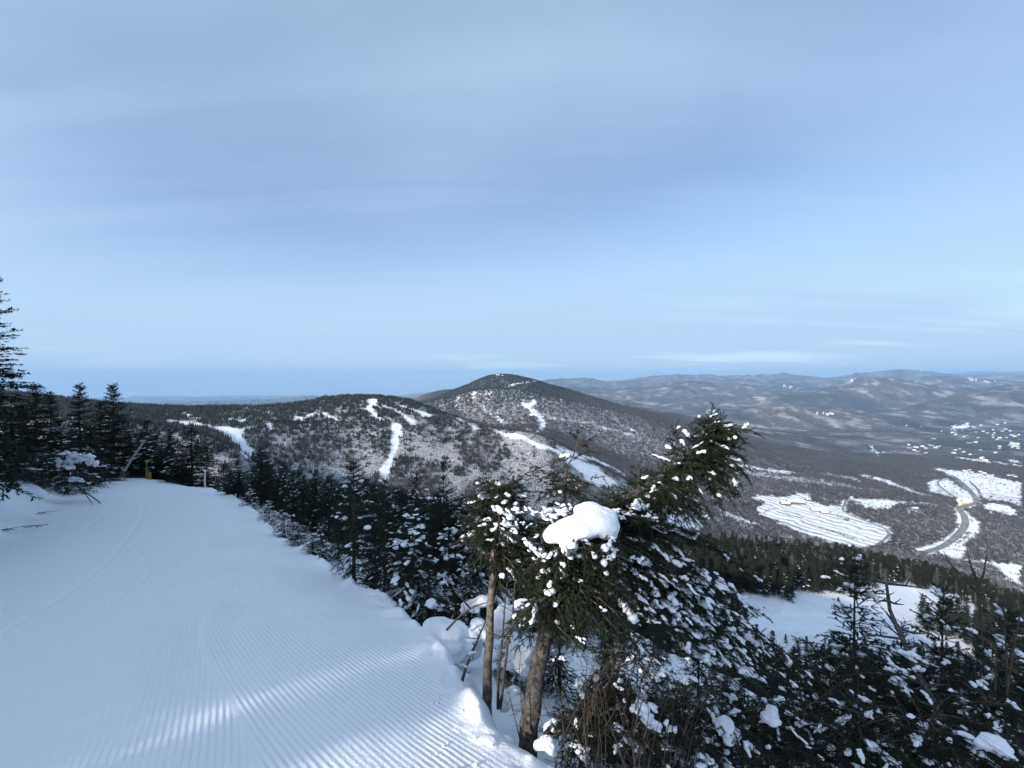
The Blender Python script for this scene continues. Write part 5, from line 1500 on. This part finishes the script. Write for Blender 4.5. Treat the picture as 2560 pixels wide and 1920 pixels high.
V_, F_ = tube([(0.01, 0, hpost), (0.01, 0, hpost + 0.05)], [0.060, 0.045], 8); F2 = np.array([[0, 1, 2, 3], [0, 3, 4, 5], [0, 5, 6, 7]]) + 8
link("cap", mesh_np("cap", V_, [F_, F2], M_TSNOW, True), pr)
p0 = at(117, 478, 24.6); p1 = at(144.5, 440, 24.6)
pl_ = bpy.data.objects.new("leaning_pole", None); COL.objects.link(pl_); pl_.location = p0
pl_['label'] = 'long grey pole leaning right at the crest of the trail'; pl_['category'] = 'pole'
V_, F_ = tube([(-0.1, 0, -0.4), (p1 - p0) * 0.5, p1 - p0], [0.075, 0.06, 0.045], 8); link("shaft", mesh_np("shaft", V_, F_, M_POLE, True), pl_)
V_, F_ = tube([(0.18, 0.3, -0.4), (0.18, 0.1, 0.35), (0.2, 0.0, 0.62)], [0.06, 0.055, 0.05], 6); link("brace", mesh_np("brace", V_, F_, M_POLE, True), pl_)
hc = at(147, 481, 25.0)
hy = bpy.data.objects.new("snowmaking_hydrant", None); COL.objects.link(hy); hy.location = hc
hy['label'] = 'small hydrant with green top and yellow padding half hidden behind the crest'; hy['category'] = 'hydrant'
V_, F_ = tube([(0.05, 0, -0.5), (0.05, 0, 0.0), (0.05, 0, 0.45), (0.05, 0, 0.5)], [0.12, 0.13, 0.11, 0.05], 10); link("padding", mesh_np("padding", V_, F_, M_YEL, True), hy)
V_, F_ = tube([(-0.25, 0.2, -0.5), (-0.25, 0.2, 0.75), (-0.25, 0.2, 1.1), (-0.05, 0.2, 1.15)], [0.05, 0.05, 0.10, 0.07], 8); link("pipe", mesh_np("pipe", V_, F_, M_GRN, True), hy)

# ------------------------------------------------------------------ valley: roads, lodges, houses, cars
M_ASPH = simple_mat("salted_asphalt", (0.16, 0.145, 0.13), (0.30, 0.28, 0.26), 0.05, 0.9)
for nm, W, Rw in ROADW:
    Wp = np.array(Wp_ := W)
    tg = np.gradient(Wp, axis=0); tg /= np.linalg.norm(tg, axis=1, keepdims=True); nn_ = np.stack([-tg[:, 1], tg[:, 0]], 1)
    cols_ = [Wp + nn_ * Rw * k for k in (-0.5, -0.17, 0.17, 0.5)]
    G = np.stack(cols_, 1); Zr = H(G[..., 0], G[..., 1]); Zr = Zr * 0.3 + Zr.mean(1, keepdims=True) * 0.7 + 1.3
    V_ = np.concatenate([G, Zr[..., None]], -1).reshape(-1, 3)
    link(nm, mesh_np(nm, V_, grid_faces(len(Wp), 4), M_ASPH, True), kind='structure')
M_WALLS = [simple_mat("wall_paint_%s" % n, tuple(v * 0.9 for v in c), c, 0.4, 0.8) for n, c in (("cream", (0.62, 0.55, 0.36)), ("brown", (0.16, 0.11, 0.08)), ("white", (0.72, 0.72, 0.70)), ("grey", (0.30, 0.30, 0.32)), ("red", (0.24, 0.07, 0.05)))]
M_ROOF = simple_mat("snowy_roof", (0.50, 0.51, 0.53), (0.72, 0.73, 0.75), 0.5, 0.7)
M_ROOFD = simple_mat("dark_roof", (0.09, 0.09, 0.10), (0.16, 0.16, 0.17), 0.5, 0.7)
M_WIN = simple_mat("window_glass", (0.03, 0.035, 0.045), (0.05, 0.06, 0.07), 1, 0.2, spec=0.5)
HM = {}
def house(name, px, py, dr, l, w, h, rz, wall, label, roofm=None, category='house', group=None, roof_h=None):
    p = hit(px, py, *dr)
    if p is None: return
    rh = roof_h or 0.35 * w
    r = bpy.data.objects.new(name, None); COL.objects.link(r); r.location = (p[0], p[1], p[2] + 0.2); r.rotation_euler = (0, 0, rz)
    r['label'] = label; r['category'] = category
    if group: r['group'] = group
    key = (l, w, h, wall, roofm.name if roofm else '')
    if key not in HM:
        a, b = l / 2, w / 2
        V = [(-a, -b, -4), (a, -b, -4), (a, b, -4), (-a, b, -4), (-a, -b, h), (a, -b, h), (a, b, h), (-a, b, h), (-a, 0, h + rh), (a, 0, h + rh)]
        wl = mesh_np("walls", V, [np.array([(0, 1, 5, 4), (2, 3, 7, 6)]), np.array([(1, 2, 6, 9, 5), (3, 0, 4, 8, 7)])], M_WALLS[wall])
        o_ = 0.6; t_ = 0.5; a2 = a + o_; b2 = b + o_; dz = o_ * rh / b
        V = [(-a2, -b2, h - dz + 0.1), (a2, -b2, h - dz + 0.1), (a2, 0, h + rh + 0.1), (-a2, 0, h + rh + 0.1), (a2, b2, h - dz + 0.1), (-a2, b2, h - dz + 0.1)]
        V += [(x, y, z + t_) for x, y, z in V]
        rf_ = mesh_np("roof", V, np.array([(6, 7, 8, 9), (9, 8, 10, 11), (0, 3, 2, 1), (3, 5, 4, 2), (0, 1, 7, 6), (5, 11, 10, 4), (0, 6, 9, 3), (3, 9, 11, 5), (1, 2, 8, 7), (2, 4, 10, 8)]), roofm or M_ROOF)
        Vw, Fw = [], []
        nw_ = max(2, int(l / 5))
        for i in range(nw_):
            for zz_ in ([1.2] if h < 6 else [1.2, 4.2]):
                for sy in (-1, 1):
                    cx0 = -a + (i + 0.5) * l / nw_; k_ = len(Vw)
                    Vw += [(cx0 - 0.8, sy * (b + 0.05), zz_), (cx0 + 0.8, sy * (b + 0.05), zz_), (cx0 + 0.8, sy * (b + 0.05), zz_ + 1.5), (cx0 - 0.8, sy * (b + 0.05), zz_ + 1.5)]
                    Fw.append((k_, k_ + 1, k_ + 2, k_ + 3))
        HM[key] = (wl, rf_, mesh_np("glazing", Vw, np.array(Fw), M_WIN))
    for n_, m_ in zip(("wall", "roof", "windows"), HM[key]):
        link(n_, m_, r)
D2 = lambda a, b: tuple(poly_map([(a, b)], 'D2')[0]); D3 = lambda a, b: tuple(poly_map([(a, b)], 'D3')[0])
for (a, b, l, w, h, rz, wl, rm_, lab) in [(385,378,40,24,8,-0.2,1,None,'long base lodge with a white roof at the top left corner of the car park'),
        (440,368,46,26,10,-0.2,1,None,'largest base lodge, middle one of the three behind the car park'), (500,372,36,22,8,-0.15,1,None,'base lodge with white roof, right one of the three behind the car park'),
        (640,430,62,30,8,-0.15,3,None,'wide flat lodge with snowy roof between car park rows'), (560,345,24,16,6,0.1,1,None,'small ski lift building at the foot of the lower run'),
        (690,445,30,16,5,-0.2,4,None,'small building right behind the wide flat lodge'), (860,500,16,10,5,-0.3,4,M_ROOFD,'reddish shed among the parked cars')]:
    house("lodge", *D2(a, b), (1300, 2600), l, w, h, rz, wl, lab, rm_, category='lodge', group='ski base lodges')
for (a, b, l, w, h, rz, wl, lab) in [(1740,352,40,16,12,0.3,0,'cream hotel block with a snowy roof left of the road fork'), (1785,362,34,15,12,-0.5,0,'cream hotel block right beside the road fork'), (1750,378,26,14,9,0.2,0,'lower cream wing in front of the hotel blocks'), (1385,415,30,14,6,0.1,3,'grey building with snowy roof in the clearing between the two roads')]:
    house("hotel", *D2(a, b), (1300, 3400), l, w, h, rz, wl, lab, category='hotel', group='hotel blocks by the road fork')
rg = np.random.default_rng(15); nh = 0
VILL = [(910,380),(840,355),(1000,372),(1040,397),(1162,388),(900,418),(1042,455),(935,385),(1380,452),(1450,402),(1500,440),(1580,470),(1395,420),(1720,520),(1760,540),(1540,100),(1700,115),(1730,190),(1780,210),(1850,170),(2000,165),(2080,340),(2130,350),(1500,255),(1670,270),(1850,235),(1930,268),(2010,268),(2110,250),(2160,232),(1640,322),(1400,228),(1360,205),(1600,130),(1900,110),(2050,185),(1960,190)]
for i, (a, b) in enumerate(VILL):
    big = (a, b) in ((2080, 340), (1720, 520), (1540, 100), (2130, 350))
    house("village_house", *D3(a, b), (2300, 6500), 46 if big else (22 if i % 2 else 28), 22 if big else 14, 13 if big else 6, rg.uniform(-0.6, 0.6), 0 if (big or i % 5 == 0) else (2 if i % 3 else 3), 'snow-roofed house scattered in the wooded valley village' if not big else
          {2080: 'big pale building at the right border of the valley', 1720: 'cream church-like building on the long white meadow', 1540: 'large pale building at the top of the village', 2130: 'pale wing beside the big building at the right border'}[a], category='house', group='houses of the valley village')
for i in range(22):
    a = rg.uniform(1350, 2212); b = rg.uniform(650, 800) if i < 14 else rg.uniform(80, 480)
    if i < 14: b = 640 + (a - 1350) * 0.09 + rg.uniform(0, 60); a = max(a, 1500)
    house("village_house", *D3(a, b), (1900, 6500), 20, 13, 6, rg.uniform(-0.6, 0.6), int(rg.choice([0, 1, 2, 3])), 'snow-roofed house scattered in the wooded valley village', category='house', group='houses of the valley village')
# summit station on the far peak
ps = hit(499, 377.5, 2800, 3900)
for i, (dx, dy, l, w, h, lab) in enumerate([(-8, 0, 26, 14, 9, 'small summit hut on the far peak'), (26, 4, 14, 10, 6, 'smaller hut right of the summit hut on the far peak')]):
    if ps is not None: house("summit_hut", 499 + dx * 0.13, 376.3, (2800, 3900), l, w, h, 0.1, 1, lab, category='hut', group='summit huts')
# parked cars
CAR = []
def car_mesh(c, suv):
    m = simple_mat("car_paint", tuple(v * 0.9 for v in c), c, 1.0, 0.35, spec=0.5)
    hh = 0.75 if not suv else 0.9
    prof = [(-2.25, 0.35), (-2.3, 0.8), (-2.1, hh + 0.15), (-1.5, hh + 0.25), (-1.1, hh + 0.85), (0.7, hh + 0.85), (1.25, hh + 0.25), (2.1, hh + 0.1), (2.3, 0.75), (2.25, 0.35)]
    V = []; n = len(prof)
    for y, s in ((-0.92, 1), (0.92, 1)):
        for x, z in prof: V.append((x, y * (0.8 if z > hh + 0.5 else 1), z))
    Fc = [np.array([(i, (i + 1) % n, n + (i + 1) % n, n + i) for i in range(n)]), np.array([list(range(n))[::-1], list(range(n, 2 * n))])]
    mi = np.zeros(n + 2); mi[3] = 1; mi[5] = 1
    b_ = len(V)
    W = []
    for x in (-1.4, 1.4):
        for y in (-0.93, 0.71):
            an = np.linspace(0, 2 * math.pi, 8, endpoint=False); k = len(V)
            V += [(x + 0.34 * math.cos(q), y, 0.34 + 0.34 * math.sin(q)) for q in an] + [(x + 0.34 * math.cos(q), y + 0.22, 0.34 + 0.34 * math.sin(q)) for q in an]
            W.append(k)
    Fw = np.concatenate([np.array([(k + i, k + (i + 1) % 8, k + 8 + (i + 1) % 8, k + 8 + i) for i in range(8)]) for k in W])
    Fe = np.array([[k + i for i in range(8)] for k in W] + [[k + 8 + i for i in range(8)] for k in W])
    mi = np.concatenate([mi[:n], np.full(len(Fw), 1), mi[n:], np.full(8, 1)])
    return mesh_np("parked_car", V, [np.concatenate([Fc[0], Fw]), Fc[1], Fe], [m, M_WIN], False, mi)
CARS = [car_mesh(c, i % 2) for i, c in enumerate([(0.03, 0.03, 0.035), (0.10, 0.10, 0.11), (0.05, 0.07, 0.14), (0.20, 0.03, 0.03), (0.30, 0.31, 0.32), (0.04, 0.05, 0.045), (0.6, 0.6, 0.6)])]
ROWS = [([(215,445),(260,418),(330,405)],), ([(240,475),(310,497),(400,523),(560,580),(680,615)],), ([(320,432),(420,465),(520,482)],), ([(520,515),(640,550),(800,600),(930,640)],), ([(590,545),(760,592),(900,640),(1000,665)],),
        ([(720,435),(850,475),(1000,520),(1150,545)],), ([(740,452),(900,507),(1000,547)],), ([(250,485),(380,530),(520,575)],), ([(700,600),(860,655),(940,682)],), ([(400,400),(520,425)],), ([(540,430),(640,462)],), ([(950,345),(1050,350),(1150,350)],),
        ([(1520,272),(1640,312),(1700,330)],), ([(1560,290),(1660,325)],), ([(1920,310),(2100,350),(2212,380)],), ([(1960,325),(2100,365),(2212,400)],), ([(1950,300),(2212,345)],), ([(820,480),(930,515),(1010,545)],)]
ncar = 0
for (ln,) in ROWS:
    W = [hit(*D2(*q), 1300, 3000) for q in ln]
    W = [w_ for w_ in W if w_ is not None]
    if len(W) < 2: continue
    W = np.array(W); seg = np.linalg.norm(np.diff(W[:, :2], axis=0), axis=1); cum = np.concatenate([[0], np.cumsum(seg)])
    for s_ in np.arange(0, cum[-1], 3.1):
        if rg.random() < 0.25 or ncar >= 290: continue
        x_ = np.interp(s_, cum, W[:, 0]); y_ = np.interp(s_, cum, W[:, 1])
        j = min(np.searchsorted(cum, s_, side='right') - 1, len(W) - 2); tv = W[j + 1] - W[j]
        o = link("parked_car", CARS[int(rg.integers(0, len(CARS)))], loc=(x_, y_, gz(x_, y_) + 0.35), category='car', group='cars parked at the ski base', label='tiny parked car in the rows at the ski base')
        o.scale = (1.15, 1.15, 1.15); o.rotation_euler = (0, 0, math.atan2(tv[1], tv[0]) + math.pi / 2); ncar += 1
print("CARS", ncar)



# ------------------------------------------------------------------ haze: real air in a closed box
def haze():
    m, nt = mat("haze_air")
    v = nt.nodes.new('ShaderNodeVolumePrincipled')
    v.inputs['Color'].default_value = (0.40, 0.66, 0.96, 1)
    v.inputs['Density'].default_value = 3.0e-5
    v.inputs['Anisotropy'].default_value = 0.0
    o = nt.nodes.new('ShaderNodeOutputMaterial'); nt.links.new(v.outputs[0], o.inputs['Volume'])
    zt = max(float(ZF.max()), 30.0) + 30; zb = float(ZF.min()) - 5; a = 61000.0
    V = [(sx * a, sy * a, z) for z in (zb, zt) for sx, sy in ((-1, -1), (1, -1), (1, 1), (-1, 1))]
    Fc = np.array([(0, 3, 2, 1), (4, 5, 6, 7), (0, 1, 5, 4), (1, 2, 6, 5), (2, 3, 7, 6), (3, 0, 4, 7)])
    link("haze", mesh_np("haze", V, Fc, m), kind='stuff', label='thin blue winter haze over the valley')
haze()
